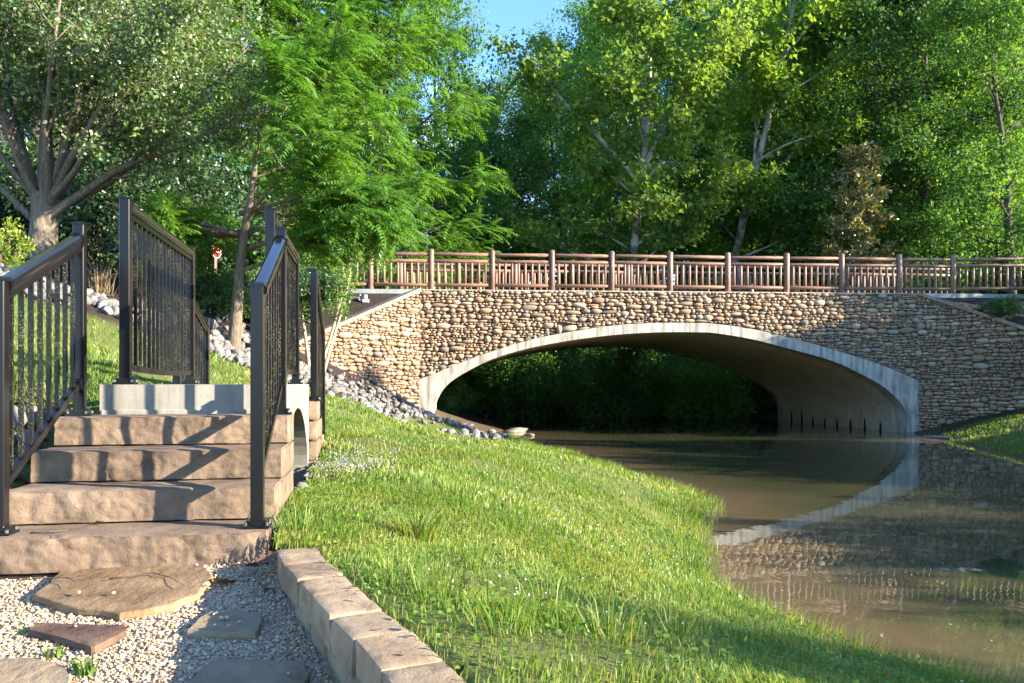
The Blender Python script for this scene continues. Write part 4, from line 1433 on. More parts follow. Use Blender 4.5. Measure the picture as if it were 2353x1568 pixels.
# ---------------------------------------------------------------- stop sign, utility box, timber edging
ss = empty('stop_sign', (at(497, 575, 19.0).x, 19.0, 0))
tag(ss, 'small red STOP sign on a post half hidden by leaves', 'sign')
c = at(497, 576, 19.0)
gz_ = float(terrain(np.array([c.x]), np.array([19.0]))[0])
yaw = math.radians(68)
R = .175
def octa(r, y0, y1):
    V = [(r * math.cos(math.radians(22.5 + 45 * k)), y, r * math.sin(math.radians(22.5 + 45 * k))) for y in (y0, y1) for k in range(8)]
    return MB().add(V, [tuple(range(8)), tuple(reversed(range(8, 16)))] + [(k, k + 8, (k + 1) % 8 + 8, (k + 1) % 8) for k in range(8)])
plate = octa(R, 0, .006).obj('plate', MAT['sign_white'], ss, loc=(0, 0, c.z), rot=(0, 0, yaw))
octa(R * .93, -.004, -.001).obj('red_field', MAT['sign_red'], plate)
fc = bpy.data.curves.new('lettering', 'FONT')
fc.body = 'STOP'; fc.size = .13; fc.align_x = 'CENTER'; fc.align_y = 'CENTER'; fc.extrude = .001; fc.offset = .003
fc.materials.append(MAT['sign_white'])
fo = link('lettering', fc)
bpy.context.view_layer.update()
lm = bpy.data.meshes.new_from_object(fo.evaluated_get(bpy.context.evaluated_depsgraph_get()))
bpy.data.objects.remove(fo); bpy.data.curves.remove(fc)
link('lettering', lm, plate, (0, -.0065, 0), (math.radians(90), 0, 0))
MB().box(-.04, .04, .02, .10, gz_ - .2, c.z + .42).obj('post', MAT['sign_post'], ss, rot=(0, 0, yaw))
MB().box(-.17, .17, .0, .018, c.z + .23, c.z + .30).obj('street_name_board', MAT['sign_white'], ss, rot=(0, 0, yaw))
MB().box(-.15, .15, -.004, -.001, c.z + .24, c.z + .29).obj('dark_field', MAT['sign_post'], ss, rot=(0, 0, yaw))

ub = empty('utility_box', tuple(at(840, 690, 23.2)))
tag(ub, 'small white electrical box with conduit on the kerb wall left of the bridge', 'utility box')
MB().box(-.09, .09, -.05, .05, -.06, .04).obj('housing', MAT['white_plastic'], ub, bevel=.008)
MB().box(-.04, .04, -.035, .035, .06, .17).obj('socket_cover', MAT['white_plastic'], ub, bevel=.006)
MB().tube([(-.0, 0, .04), (0, 0, .06)], .015, 8).tube([(-.09, 0, -.02), (-.17, 0, .0), (-.21, 0, .07), (-.19, 0, .15), (-.14, 0, .17)], .014, 8).obj('conduit', MAT['white_plastic'], ub, True)
MB().box(-3.0, -.7, .1, .3, -.2, .11).obj('slab', MAT['grey_concrete'], None).name = 'kerb_slab'
ks = bpy.data.objects['kerb_slab']; ks.location = tuple(at(880, 690, 23.3)); tag(ks, 'pale flat concrete slab edge above the mulch left of bridge', 'slab')
tw = empty('timber_wall', tuple(at(40, 610, 16.5)))
tag(tw, 'low dark timber edging wall behind the spreading tree', 'wall')
for k in range(4):
    MB().box(-2.5, 1.3, 0, .12, -.45 + k * .155, -.305 + k * .155).obj('board', MAT['timber_grey'], tw, bevel=.01)
hp = MB().tube([tuple(at(210, 705, 11.6)), tuple(at(250, 703, 11.5)), tuple(at(285, 710, 11.4)), tuple(at(320, 722, 11.3))], .025, 8).obj('drain_hose', MAT['metal'], None, True)
tag(hp, 'black drain hose lying on the pale swale rocks', 'hose')
# ---------------------------------------------------------------- plants
OVATE = ((.28, .5), (.68, .38))
LOBED = ((.36, .62), (.52, .24))
ROUND = ((.25, .55), (.72, .5))
def leaf_mesh(pos, d, nrm, L, W, prof=OVATE, fold=.12, curl=.12):
    """two folded quads per leaf"""
    d = unit(d); s = unit(np.cross(d, nrm)); nn = np.cross(s, d)
    L = L[:, None]; W = W[:, None]
    (a1, w1), (a2, w2) = prof
    v0 = pos
    v1 = pos + d * L * a1 + s * W * w1 + nn * W * fold
    v2 = pos + d * L * a2 + s * W * w2 + nn * (W * fold - L * curl * .5)
    v3 = pos + d * L - nn * L * curl
    v4 = pos + d * L * a2 - s * W * w2 + nn * (W * fold - L * curl * .5)
    v5 = pos + d * L * a1 - s * W * w1 + nn * W * fold
    V = np.stack([v0, v1, v2, v3, v4, v5], 1).reshape(-1, 3)
    b = (np.arange(len(pos)) * 6)[:, None]
    Fc = np.concatenate([b + np.array([[0, 1, 2, 3]]), b + np.array([[0, 3, 4, 5]])], 0)
    return V, Fc

def rvec(g, n):
    return unit(g.normal(size=(n, 3)))

class Plant:
    def __init__(self, seed):
        self.g = np.random.default_rng(seed)
        self.wood = []           # (points, radii, sides)
        self.tw = []             # twig: origin, dir, length
    def curve(self, p, d, L, n, up=.0, wob=.12, droop=0.0):
        pts = [np.array(p, float)]
        d = unit(np.array(d, float)[None])[0]
        for i in range(n):
            d = d + np.array([0, 0, up / n]) - np.array([0, 0, droop * (i / n) / n]) + self.g.normal(size=3) * wob
            d = d / np.linalg.norm(d)
            pts.append(pts[-1] + d * L / n)
        return np.array(pts)
    def along(self, pts, t):
        k = t * (len(pts) - 1)
        i = min(int(k), len(pts) - 2)
        f = k - i
        return pts[i] * (1 - f) + pts[i + 1] * f, unit((pts[i + 1] - pts[i])[None])[0]
    def branch_dir(self, d, ang, az=None):
        a = self.g.normal(size=3) if az is None else az
        a = a - d * a.dot(d)
        a = a / max(np.linalg.norm(a), 1e-6)
        return d * math.cos(ang) + a * math.sin(ang)
    def limb(self, pts, r, n2, n3, L2, Lt, up2=.1, a2=.9, droop=.0, t0=.25, twig0=.15):
        """secondary branches and twigs on a limb"""
        g = self.g
        for k in range(n2):
            t = t0 + (1 - t0) * (k + g.uniform(0, 1)) / n2
            p, d = self.along(pts, min(t, .99))
            dd = self.branch_dir(d, a2 * g.uniform(.7, 1.2))
            dd[2] = dd[2] * .7 + .1
            q = self.curve(p, dd, L2 * g.uniform(.6, 1.15) * (1 - .45 * t), 4, up2, .13, droop)
            self.wood.append((q, np.linspace(r * .32 * (1 - .5 * t), r * .08, len(q)), 4))
            self.twigs(q, n3, Lt, twig0, droop)
        self.twigs(pts[len(pts) // 2:], n3, Lt, .3, droop)
    def twigs(self, q, n3, Lt, t0=.15, droop=0.0):
        g = self.g
        for j in range(n3):
            t = t0 + (1 - t0) * (j + g.uniform(0, 1)) / n3
            p, d = self.along(q, min(t, .99))
            dd = self.branch_dir(d, g.uniform(.4, 1.1))
            dd[2] = dd[2] * .6 - droop * .4
            dd = dd / np.linalg.norm(dd)
            self.tw.append((p, dd, Lt * g.uniform(.6, 1.25)))
    def wood_mesh(self, mat, twig_r=0.0, name='trunk'):
        VV, F4, o = [], [], 0
        items = list(self.wood)
        if twig_r > 0:
            items += [(np.array([p, p + d * L * .5, p + d * L]), np.array([twig_r, twig_r * .7, twig_r * .3]), 3) for p, d, L in self.tw]
        for pts, rad, n in items:
            pts = np.asarray(pts); rad = np.asarray(rad)
            t = unit(np.gradient(pts, axis=0))
            ref = np.array([.31, .95, .05]) if abs(t[0, 2]) > .6 else np.array([0, 0, 1.])
            a = unit(np.cross(t, ref)); b = np.cross(t, a)
            ang = np.arange(n) * 2 * math.pi / n
            V = pts[:, None] + rad[:, None, None] * (np.cos(ang)[None, :, None] * a[:, None] + np.sin(ang)[None, :, None] * b[:, None])
            VV.append(V.reshape(-1, 3))
            m = len(pts)
            I = np.arange((m - 1) * n).reshape(m - 1, n)
            J = np.concatenate([I[:, 1:], I[:, :1]], 1)
            F4.append((np.stack([I, J, J + n, I + n], -1).reshape(-1, 4)) + o)
            o += m * n
        return mesh_np(name, np.concatenate(VV), np.concatenate(F4), mat, True)
    def leaves(self, per, L, W, prof, mat, spread=.12, upb=.9, droop=.25, name='crown', lo=.0):
        g = self.g
        O = np.array([t[0] for t in self.tw]); D = np.array([t[1] for t in self.tw]); Ln = np.array([t[2] for t in self.tw])
        n = len(O) * per
        u = g.uniform(lo, 1.05, (len(O), per))
        P = (O[:, None] + D[:, None] * (Ln[:, None] * u)[..., None]).reshape(-1, 3) + g.normal(size=(n, 3)) * spread
        P[:, 2] -= (.08 * u ** 2 * Ln[:, None]).ravel()
        dd = unit(np.repeat(D, per, 0) * .7 + rvec(g, n) * .9 + np.array([0, 0, -droop]))
        nr = unit(rvec(g, n) * .8 + np.array([0, 0, upb]) + np.array([.35, -.1, 0]) * .5)
        s = g.uniform(.7, 1.25, n)
        V, Fc = leaf_mesh(P, dd, nr, L * s, W * s, prof)
        return mesh_np(name, V, Fc, mat)
    def fronds(self, per, L, pairs, mat, name='crown', lw=.30, upb=1.2, spread=.06, reject=None):
        g = self.g
        O = np.array([t[0] for t in self.tw]); D = np.array([t[1] for t in self.tw]); Ln = np.array([t[2] for t in self.tw])
        n = len(O) * per
        u = g.uniform(.1, 1.0, (len(O), per))
        P = (O[:, None] + D[:, None] * (Ln[:, None] * u)[..., None]).reshape(-1, 3) + g.normal(size=(n, 3)) * spread
        d = np.repeat(D, per, 0) * .6 + rvec(g, n) * .9
        d[:, 2] = d[:, 2] * .4
        d = unit(d + np.array([.12, -.25, .05]))
        if reject is not None:
            k = ~reject(P + d * L * .5) & ~reject(P) & ~reject(P + d * L)
            P, d = P[k], d[k]; n = len(P)
        nr = unit(rvec(g, n) * .45 + np.array([0, 0, upb]))
        s = unit(np.cross(d, nr)); nr = np.cross(s, d)
        fl = L * g.uniform(.65, 1.2, n)
        pos, dirs, nn, LL = [], [], [], []
        for j in range(pairs):
            t = .22 + .78 * j / (pairs - 1)
            base = P + d * (fl * t)[:, None] - nr * (fl * .28 * t * t)[:, None]
            tang = unit(d - nr * (.56 * t))
            for sg in (-1, 1):
                pos.append(base); dirs.append(unit(s * sg * .85 + tang * .5 - nr * .22)); nn.append(unit(nr + .2 * rvec(g, n)))
                LL.append(fl * lw * (1.0 - .45 * abs(t - .5)))
        base = P + d * fl[:, None] - nr * (fl * .28)[:, None]
        pos.append(base); dirs.append(unit(d - nr * .56)); nn.append(nr); LL.append(fl * lw * .9)
        pos = np.concatenate(pos); dirs = np.concatenate(dirs); nn = np.concatenate(nn); LL = np.concatenate(LL)
        # simple two-triangle leaflets
        sd = unit(np.cross(dirs, nn)); W = LL * .30
        v0 = pos; v1 = pos + dirs * (LL * .4)[:, None] + sd * (W * .5)[:, None]; v2 = pos + dirs * LL[:, None] - nn * (LL * .15)[:, None]; v3 = pos + dirs * (LL * .4)[:, None] - sd * (W * .5)[:, None]
        V = np.stack([v0, v1, v2, v3], 1).reshape(-1, 3)
        Fc = np.arange(len(V)).reshape(-1, 4)
        return mesh_np(name, V, Fc, mat)

def tree_from(name, wood_me, crown_me, loc, rz=0, sc=1.0, label='', cat='tree', group=None):
    o = empty(name, loc, rz)
    o.scale = (sc, sc, sc) if not isinstance(sc, tuple) else sc
    link('trunk', wood_me, o)
    link('crown', crown_me, o)
    tag(o, label, cat, group)
    return o
def gz1(x, y):
    return float(terrain(np.array([x]), np.array([y]))[0])

# ---- spreading tree on the hill (many upright stems from a short trunk)
def build_pear():
    P_ = Plant(31); g = P_.g
    P_.wood.append((np.array([(0, 0, -.3), (-.02, 0, 0), (0, 0, .35), (.03, 0, .75), (.06, 0, 1.1)]), np.array([.34, .27, .225, .22, .25]), 14))
    fork = np.array([.06, 0, .95])
    stems = []
    for k in range(14):
        az = k * 2.39996 + g.uniform(-.2, .2)
        tilt = .10 + .78 * ((k + .5) / 14) ** 1.25
        d = np.array([math.cos(az) * math.sin(tilt), math.sin(az) * math.sin(tilt), math.cos(tilt)])
        stems.append((fork + np.array([math.cos(az), math.sin(az), 0]) * .12, d, g.uniform(4.6, 6.0) * (1 - .28 * tilt), .085 - .03 * tilt))
    # two low limbs reaching sideways
    stems.append((np.array([.2, -.05, .75]), np.array([.9, -.15, .45]), 4.0, .085))
    stems.append((np.array([.15, -.1, .9]), np.array([.75, -.35, .75]), 4.6, .08))
    stems.append((np.array([.15, .05, .9]), np.array([.85, .3, .55]), 4.6, .075))
    stems.append((np.array([.15, -.1, .95]), np.array([.8, -.6, .5]), 4.2, .06))
    stems.append((np.array([-.15, -.05, .65]), np.array([-.8, -.2, .8]), 3.6, .06))
    for p, d, L, r in stems:
        q = P_.curve(p, d, L, 9, .25, .07)
        P_.wood.append((q, np.linspace(r, r * .14, len(q)), 8))
        P_.limb(q, r, 17, 8, 1.8, .5, .12, .8, .1, .26)
    return P_
pp = build_pear()
pearx, peary = -8.24, 14.0
pear = tree_from('pear_tree', pp.wood_mesh(MAT['pear_bark'], .006), pp.leaves(18, .068, .05, OVATE, MAT['pear_leaf'], .08, .6, .3), (pearx, peary, gz1(pearx, peary) + .05), 0, 1.0,
                 'spreading tree with many pale upright stems on the mulched hill')

# ---- leaning young walnut
signp = at(497, 565, 19.0)
def build_walnut(seed, H, lean, n1, R, n2, n3, r0, t0=.3, avoid=None):
    P_ = Plant(seed); g = P_.g
    tr = [np.array([0, 0, -.3])]
    d = unit(np.array([lean[0], lean[1], 1.0])[None])[0]
    q = P_.curve((0, 0, 0), d, H, 9, .12, .03)
    q[0, 2] -= .25
    P_.wood.append((q, np.linspace(r0, r0 * .2, len(q)) * np.concatenate([[1.25], np.ones(len(q) - 1)]), 12))
    for k in range(n1):
        t = t0 + (1 - t0) * (k + .5) / n1
        p, dd = P_.along(q, min(.98, t))
        az = k * 2.39996
        el = .1 + .7 * t
        dv = np.array([math.cos(az) * math.cos(el), math.sin(az) * math.cos(el), math.sin(el)])
        L = R * (1.15 - .6 * abs(t - .45)) * g.uniform(.8, 1.15)
        b = P_.curve(p, dv, L, 6, .1, .08, .5)
        if avoid is not None and avoid(b): continue
        P_.wood.append((b, np.linspace(r0 * .38 * (1.1 - .6 * t), r0 * .06, len(b)), 6))
        P_.limb(b, r0 * .38, n2, n3, L * .5, .5, .05, .8, .25, .25)
    return P_
wx0, wy0 = -4.92, 14.0
wz0 = gz1(wx0, wy0)
def crosses_sign(b):
    t = np.linspace(0, 1, 40)
    b = np.stack([np.interp(t, np.linspace(0, 1, len(b)), b[:, k]) for k in range(3)], 1)
    W = b + np.array([wx0, wy0, wz0])
    u = W[:, 0] / W[:, 1] * F + 1176; v = 880 - (W[:, 2] - E) / W[:, 1] * F
    return bool(((np.abs(u - 497) < 26) & (np.abs(v - 578) < 34)).any()) or bool(u[-1] < 590 and v[-1] < 440)
wp = build_walnut(8, 4.3, (.2, -.02), 15, 2.3, 6, 3, .115, avoid=crosses_sign)
for (ax, ay, az_) in ((2.3, -.2, .95), (1.6, -.8, .8), (-1.5, -.5, .5), (2.6, .6, 1.5), (2.2, -.6, 2.2), (-1.7, -.3, 1.3), (-1.3, .6, 1.4), (-2.0, .3, 1.5), (-1.0, -.8, 1.3), (-1.5, -.7, 1.6)):
    b = wp.curve((.15, 0, 1.75 if az_ < 1.2 else 2.4) if ax > 0 else (.3, 0, 2.0), unit(np.array([[ax, ay, .35 if ax > 0 else .12]]))[0], math.hypot(ax, ay) * 1.15, 6, .0, .06, .9)
    wp.wood.append((b, np.linspace(.045, .01, len(b)), 6)); wp.limb(b, .045, 6, 4, 1.0, .45, .0, .8, .35, .3)
def rej_sign(Pn):
    W = Pn + np.array([wx0, wy0, wz0])
    u = W[:, 0] / W[:, 1] * F + 1176; v = 880 - (W[:, 2] - E) / W[:, 1] * F
    a = (np.abs(u - 497) < 15) & (np.abs(v - 584) < 22)
    b = (np.abs(u - (535 + (770 - v) * .17)) < 20) & (v > 590) & (v < 780)       # the bare lower trunk
    c = (v > 655) & (u > 480)
    e = ((u < 585) & (v < 430)) | (u < 330) | ((u > 905) & (v > 545))
    return a | b | e | (c & (u < 700))
tree_from('walnut_tree', wp.wood_mesh(MAT['walnut_bark'], .006), wp.fronds(14, .42, 7, MAT['walnut_leaf'], reject=rej_sign), (wx0, wy0, wz0), 0, 1.0,
          'leaning young tree with bright feathery leaves rising from the rocks')
# ---- tall feathery tree behind it
wt = build_walnut(15, 15.5, (.03, 0), 34, 4.0, 8, 3, .26, .15)
wt_w, wt_c = wt.wood_mesh(MAT['bark'], .012), wt.fronds(5, .85, 7, MAT['walnut_leaf'], spread=.15)
for px, D, sc, rz, lab in ((880, 36.5, 1.05, .4, 'tall feathery leaved tree rising behind the leaning walnut'), (700, 38, 1.1, 2.2, 'tall feathery leaved tree behind the crown of the spreading tree'), (1010, 50, .8, 4.0, 'feathery leaved tree just left of the gap of blue sky')):
    x = (px - 1176) / F * D
    tree_from('feathery_tree', wt_w, wt_c, (x, D, gz1(x, D)), rz, sc, lab, 'tree', 'feathery leaved trees')

# ---- forest trees
def build_forest(seed, H, r0, n1, R, n2, n3, t0, shape, up=.25, droop=.15, Lt=.9):
    P_ = Plant(seed); g = P_.g
    q = P_.curve((0, 0, 0), (g.uniform(-.05, .05), g.uniform(-.05, .05), 1), H * .93, 12, .1, .025)
    q[0, 2] -= .5
    P_.wood.append((q, np.linspace(r0, r0 * .12, len(q)) * np.concatenate([[1.3], np.ones(len(q) - 1)]), 9))
    for k in range(n1):
        t = t0 + (1 - t0) * ((k + .5) / n1)
        p, _ = P_.along(q, min(.985, t))
        tc = (t - t0) / (1 - t0)
        az = k * 2.39996 + g.uniform(-.4, .4)
        el = .05 + 1.0 * tc ** 1.5
        L = R * shape(tc) * g.uniform(.7, 1.2)
        dv = np.array([math.cos(az) * math.cos(el), math.sin(az) * math.cos(el), math.sin(el)])
        b = P_.curve(p, dv, L, 6, up, .09, droop)
        P_.wood.append((b, np.linspace(max(.03, r0 * .32 * (1 - .6 * t)), .015, len(b)), 5))
        P_.limb(b, r0 * .3, n2, n3, max(1.2, L * .5), Lt, .1, .8, droop, .2)
    return P_
dome = lambda t: .55 + .6 * math.sin(math.pi * min(1, .12 + t * .85))
cone = lambda t: 1.05 - .72 * t
full = lambda t: 1.0 - .5 * t * t
PROTO = {}
def proto(key, P_, bark_, leafargs, tw_r=.012):
    PROTO[key] = (P_.wood_mesh(MAT[bark_], tw_r), P_.leaves(*leafargs))
proto('oak', build_forest(41, 19, .32, 30, 5.2, 7, 6, .14, dome), 'bark', (16, .19, .13, OVATE, MAT['oak_leaf'], .26, .8, .25))
proto('oak2', build_forest(42, 17, .28, 28, 4.6, 7, 6, .1, full), 'bark', (16, .17, .12, OVATE, MAT['oak_leaf'], .26, .8, .25))
proto('maple', build_forest(43, 20, .30, 30, 4.8, 7, 6, .12, dome, .3), 'bark', (15, .2, .19, LOBED, MAT['maple_leaf'], .26, .9, .2))
proto('slim', build_forest(44, 10, .13, 24, 2.6, 6, 5, .08, cone, .15, .2, .7), 'bark', (16, .16, .14, LOBED, MAT['maple_leaf'], .2, .9, .2))
def build_shrub(seed, H, R, nst, n2, n3, Lt=.4, tilt=.9):
    P_ = Plant(seed); g = P_.g
    for k in range(nst):
        az = k * 2.39996; tl = tilt * ((k + .5) / nst) ** .6
        d = np.array([math.cos(az) * math.sin(tl), math.sin(az) * math.sin(tl), math.cos(tl)])
        L = H * (1 - .25 * tl) * g.uniform(.8, 1.1)
        q = P_.curve((.08 * math.cos(az), .08 * math.sin(az), -.1), d, L, 6, .1, .08, .25)
        P_.wood.append((q, np.linspace(.03, .008, len(q)), 5))
        P_.limb(q, .03, n2, n3, R * .45, Lt, .1, .9, .2, .08)
    return P_
proto('shrub', build_shrub(51, 3.4, 2.0, 16, 7, 5), 'bark', (15, .13, .085, OVATE, MAT['shrub_leaf'], .14, .8, .25), .006)
PROTO['evergreen'] = (PROTO['shrub'][0], build_shrub(53, 3.4, 2.0, 16, 7, 5).leaves(17, .11, .06, OVATE, MAT['evergreen_leaf'], .14, .6, .2))  # shrub with crown shade painted into the leaf colour
PROTO['creek'] = (PROTO['shrub'][0], build_shrub(54, 3.0, 2.2, 14, 6, 5).leaves(13, .17, .13, LOBED, MAT['creek_leaf'], .16, .8, .2))
proto('shrub2', build_shrub(52, 2.6, 2.2, 16, 7, 5), 'bark', (14, .12, .10, LOBED, MAT['maple_leaf'], .14, .8, .25), .006)

# sycamores with pale bark
def build_sycamore(seed, H, forks, R, n1=16, t0=.42):
    P_ = Plant(seed); g = P_.g
    q = P_.curve((0, 0, 0), (.0, 0, 1), H, 12, .1, .03)
    q[0, 2] -= .5
    P_.wood.append((q, np.linspace(.30, .06, len(q)), 10))
    for (t, d, L, r) in forks:
        p, _ = P_.along(q, t)
        b = P_.curve(p, d, L, 9, .15, .09)
        P_.wood.append((b, np.linspace(r, r * .15, len(b)), 8))
        P_.limb(b, r, 10, 6, 2.6, .9, .15, .8, .15, .35)
    for k in range(n1):
        t = t0 + (1 - t0) * (k + .5) / n1
        p, _ = P_.along(q, min(.98, t))
        az = k * 2.39996
        el = .15 + .8 * t
        b = P_.curve(p, (math.cos(az) * math.cos(el), math.sin(az) * math.cos(el), math.sin(el)), R * g.uniform(.6, 1.1), 6, .15, .1)
        P_.wood.append((b, np.linspace(.09, .02, len(b)), 6))
        P_.limb(b, .09, 6, 5, 2.0, .85, .1, .8, .15, .3)
    return P_
sy = build_sycamore(61, 21, [(.52, (-.75, -.2, .75), 9, .15), (.55, (.4, -.3, 1), 8, .13), (.30, (-.9, .1, .45), 7, .10), (.38, (.9, -.2, .4), 6, .08)], 4.0, 17, .30)
sycl = (19, .27, .25, LOBED, MAT['sycamore_leaf'], .28, .9, .2)
sx, sy_ = (1450 - 1176) / F * 41, 41.0
tree_from('sycamore_tree', sy.wood_mesh(MAT['sycamore_bark'], .01), sy.leaves(*sycl), (sx, sy_, max(0.6, gz1(sx, sy_))), .0, 1.0, 'sycamore with pale mottled trunk and sunlit yellow green top, behind bridge middle')
sy2 = build_sycamore(62, 22, [(.4, (.5, -.2, .9), 10, .14), (.5, (-.3, -.3, 1), 8, .10), (.3, (.8, .2, .4), 6, .08)], 4.0, 15, .28)
sx2, sy2_ = (1640 - 1176) / F * 44, 44.0
o = tree_from('sycamore_tree', sy2.wood_mesh(MAT['sycamore_bark'], .01), sy2.leaves(*sycl), (sx2, sy2_, gz1(sx2, sy2_)), .0, 1.0, 'pale barked sycamore leaning to the right beside the mottled one')
o.rotation_euler = (0, math.radians(11), 0)

# magnolia with bronze leaf undersides
mg = build_forest(71, 8.0, .1, 26, 1.55, 5, 5, .06, cone, .5, .0, .35)
mx, my = (1978 - 1176) / F * 36.5, 36.5
tree_from('magnolia_tree', mg.wood_mesh(MAT['pale_bark'], .006), mg.leaves(13, .2, .085, OVATE, MAT['magnolia_leaf'], .08, .5, -.1), (mx, my, 4.2), 0, 1.0, 'slim magnolia with bronze tinted glossy leaves behind the railing')

RP = random.Random(77)
ORD = ['first', 'second', 'third', 'fourth', 'fifth', 'sixth', 'seventh', 'eighth', 'ninth', 'tenth']
POSTPX = PX[1:]
def behind_post(px):
    i = min(range(len(POSTPX)), key=lambda k: abs(POSTPX[k] - px))
    if px > 2260: return 'beyond the last railing post'
    if px < 930: return 'left of the first railing post'
    return 'behind the %s railing post from the left' % ORD[i]
def hill_mark(px):
    for lim, ph in ((-20, 'beyond the left edge'), (40, 'at the left edge'), (110, 'behind the pale trunk'), (175, 'just right of the pale trunk'), (240, 'above the upper left stair post'), (300, 'above the tall footbridge post'), (350, 'above the left part of the footbridge railing'), (400, 'above the middle of the footbridge railing'),
                    (440, 'above the far post of the footbridge railing'), (500, 'at the STOP sign'), (540, 'just right of the STOP sign'), (590, 'behind the leaning trunk'), (630, 'left of the river side railing'), (680, 'behind the river side railing'), (730, 'at the pale thin stems'), (790, 'right of the pale thin stems'), (850, 'left of the log railing'), (910, 'at the left end of the log railing'), (2000, 'at the first railing post')):
        if px < lim: return ph
SEEN = {}
def uniq(base, where, D):
    """row words set apart trees that share a landmark"""
    row = 'nearest row' if D < 46 else ('middle row' if D < 60 else 'far row')
    lab = '%s %s, %s' % (base, where, row)
    SEEN[lab] = SEEN.get(lab, 0) + 1
    if SEEN[lab] > 1: lab += ', farther one' if SEEN[lab] == 2 else ', farthest one'
    return lab
def put(key, name, px, D, sc, label, cat, group, z=None, rz=None):
    x = (px - 1176.0) / F * D
    w_, c_ = PROTO[key]
    return tree_from(name, w_, c_, (x, D, gz1(x, D) if z is None else z), RP.uniform(0, 6.28) if rz is None else rz, sc, label, cat, group)
# wood behind the right half of the bridge
GR, GM, GL = 'trees of the dark wood right of the sycamores', 'trees of the wood behind the bridge middle', 'trees of the wood behind the hillside'
for key, px, D, sc in (('oak', 1840, 47, 1.05), ('maple', 1990, 42, 1.0), ('oak2', 2130, 40, 1.15), ('oak', 2290, 43, 1.15), ('oak2', 1760, 56, 1.25), ('oak', 1930, 58, 1.35), ('maple', 2090, 55, 1.3), ('oak2', 2240, 57, 1.4), ('oak', 2380, 60, 1.3), ('maple', 2010, 76, 1.6), ('oak', 2250, 78, 1.6), ('oak', 1800, 84, 1.7), ('maple', 1900, 88, 1.7), ('oak2', 2120, 88, 1.9), ('oak', 2340, 86, 1.8)):
    put(key, 'forest_tree', px, D, sc, uniq('tall dense tree', behind_post(px), D), 'tree', GR)
for key, px, D, sc in (('maple', 1300, 56, 1.0), ('oak', 1170, 62, .98), ('oak2', 1080, 52, 1.0), ('oak', 1380, 66, 1.1), ('maple', 1500, 62, 1.2), ('oak2', 1600, 58, 1.1), ('oak', 1700, 68, 1.35), ('oak', 1015, 45, (.7, .7, 1.25)), ('maple', 1400, 53, (.8, .8, 1.2)), ('slim', 1200, 47, 1.05), ('slim', 1720, 46, 1.1), ('oak2', 1230, 80, 1.3), ('maple', 1120, 84, 1.25), ('oak', 1340, 92, 1.55), ('maple', 1450, 88, 1.6), ('oak', 1560, 90, 1.65), ('oak2', 1660, 86, 1.75)):
    put(key, 'forest_tree', px, D, sc, uniq('green leafy tree', behind_post(px), D), 'tree', GM)
for key, px, D, sc in (('oak', 60, 26, .95), ('maple', 330, 30, .9), ('oak2', 520, 36, 1.0), ('oak', 200, 42, 1.2), ('maple', 610, 50, 1.15), ('oak2', 420, 52, 1.2), ('oak', -60, 36, 1.1), ('oak', 760, 58, 1.15), ('oak2', 920, 62, .95)):
    put(key, 'forest_tree', px, D, sc, uniq('dense green tree', hill_mark(px), D), 'tree', GL)
for k in range(9):
    px, D = 1690 + 82 * k + RP.uniform(-20, 20), 49 + RP.uniform(0, 7)
    put('slim', 'understorey_tree', px, D, RP.uniform(.85, 1.2), uniq('slender young tree', behind_post(px), D), 'tree', 'young trees under the dark wood')
# understorey behind the road
for i, (px, D, sc, key) in enumerate([(1040 + 118 * k + RP.uniform(-25, 25), 35.5 + RP.uniform(0, 3.5), RP.uniform(.9, 1.35), RP.choice(['shrub', 'shrub2'])) for k in range(14)]):
    x = (px - 1176.0) / F * D
    z = gz1(x, D)
    put(key, 'understorey_shrub', px, D, sc, uniq('leafy shrub', behind_post(px), D), 'shrub', 'shrubs behind the log railings', z=z)
for px, D, sc in ((2190, 40.0, .68), (2330, 34.0, .75), (2130, 43, .55)):
    put('maple', 'young_maple', px, D, sc, {2190: 'lighter green young maple above the last railing post', 2330: 'lighter green young maple at the right edge of the photo', 2130: 'smaller young maple between the magnolia and the right edge'}[px], 'tree', 'young maples at the right edge', z=3.6)
# banks of the stream beyond the arch
for i, (px, D, sc) in enumerate([(1240, 49.5, .8), (1320, 46.5, .85), (1400, 46, .9), (1480, 46, .85), (1560, 46, .9), (1640, 45.5, .9), (1720, 45, .9), (1790, 41, .9), (1500, 50, 1.2), (1380, 51, 1.2), (1260, 57, 1.2)]):
    put('creek', 'bank_shrub', px, D, sc, uniq('bank shrub seen under the arch,', 'below the %s railing post' % ORD[min(range(len(POSTPX)), key=lambda k: abs(POSTPX[k] - px))], D), 'shrub', 'shrubs on the stream bank beyond the arch')
for px, D, sc in ((1030, 27.5, .42), (1055, 31.5, .55), (1010, 36.5, .8), (960, 40, 1.0)):
    put('shrub', 'bank_shrub', px, D, sc, {1030: 'small shrub just inside the left foot of the arch', 1055: 'second shrub inward from the left foot of the arch', 1010: 'shrub at the rear mouth of the arch, left side', 960: 'larger shrub beyond the rear mouth of the arch, left side'}[px], 'shrub', 'shrubs inside the left foot of the arch')
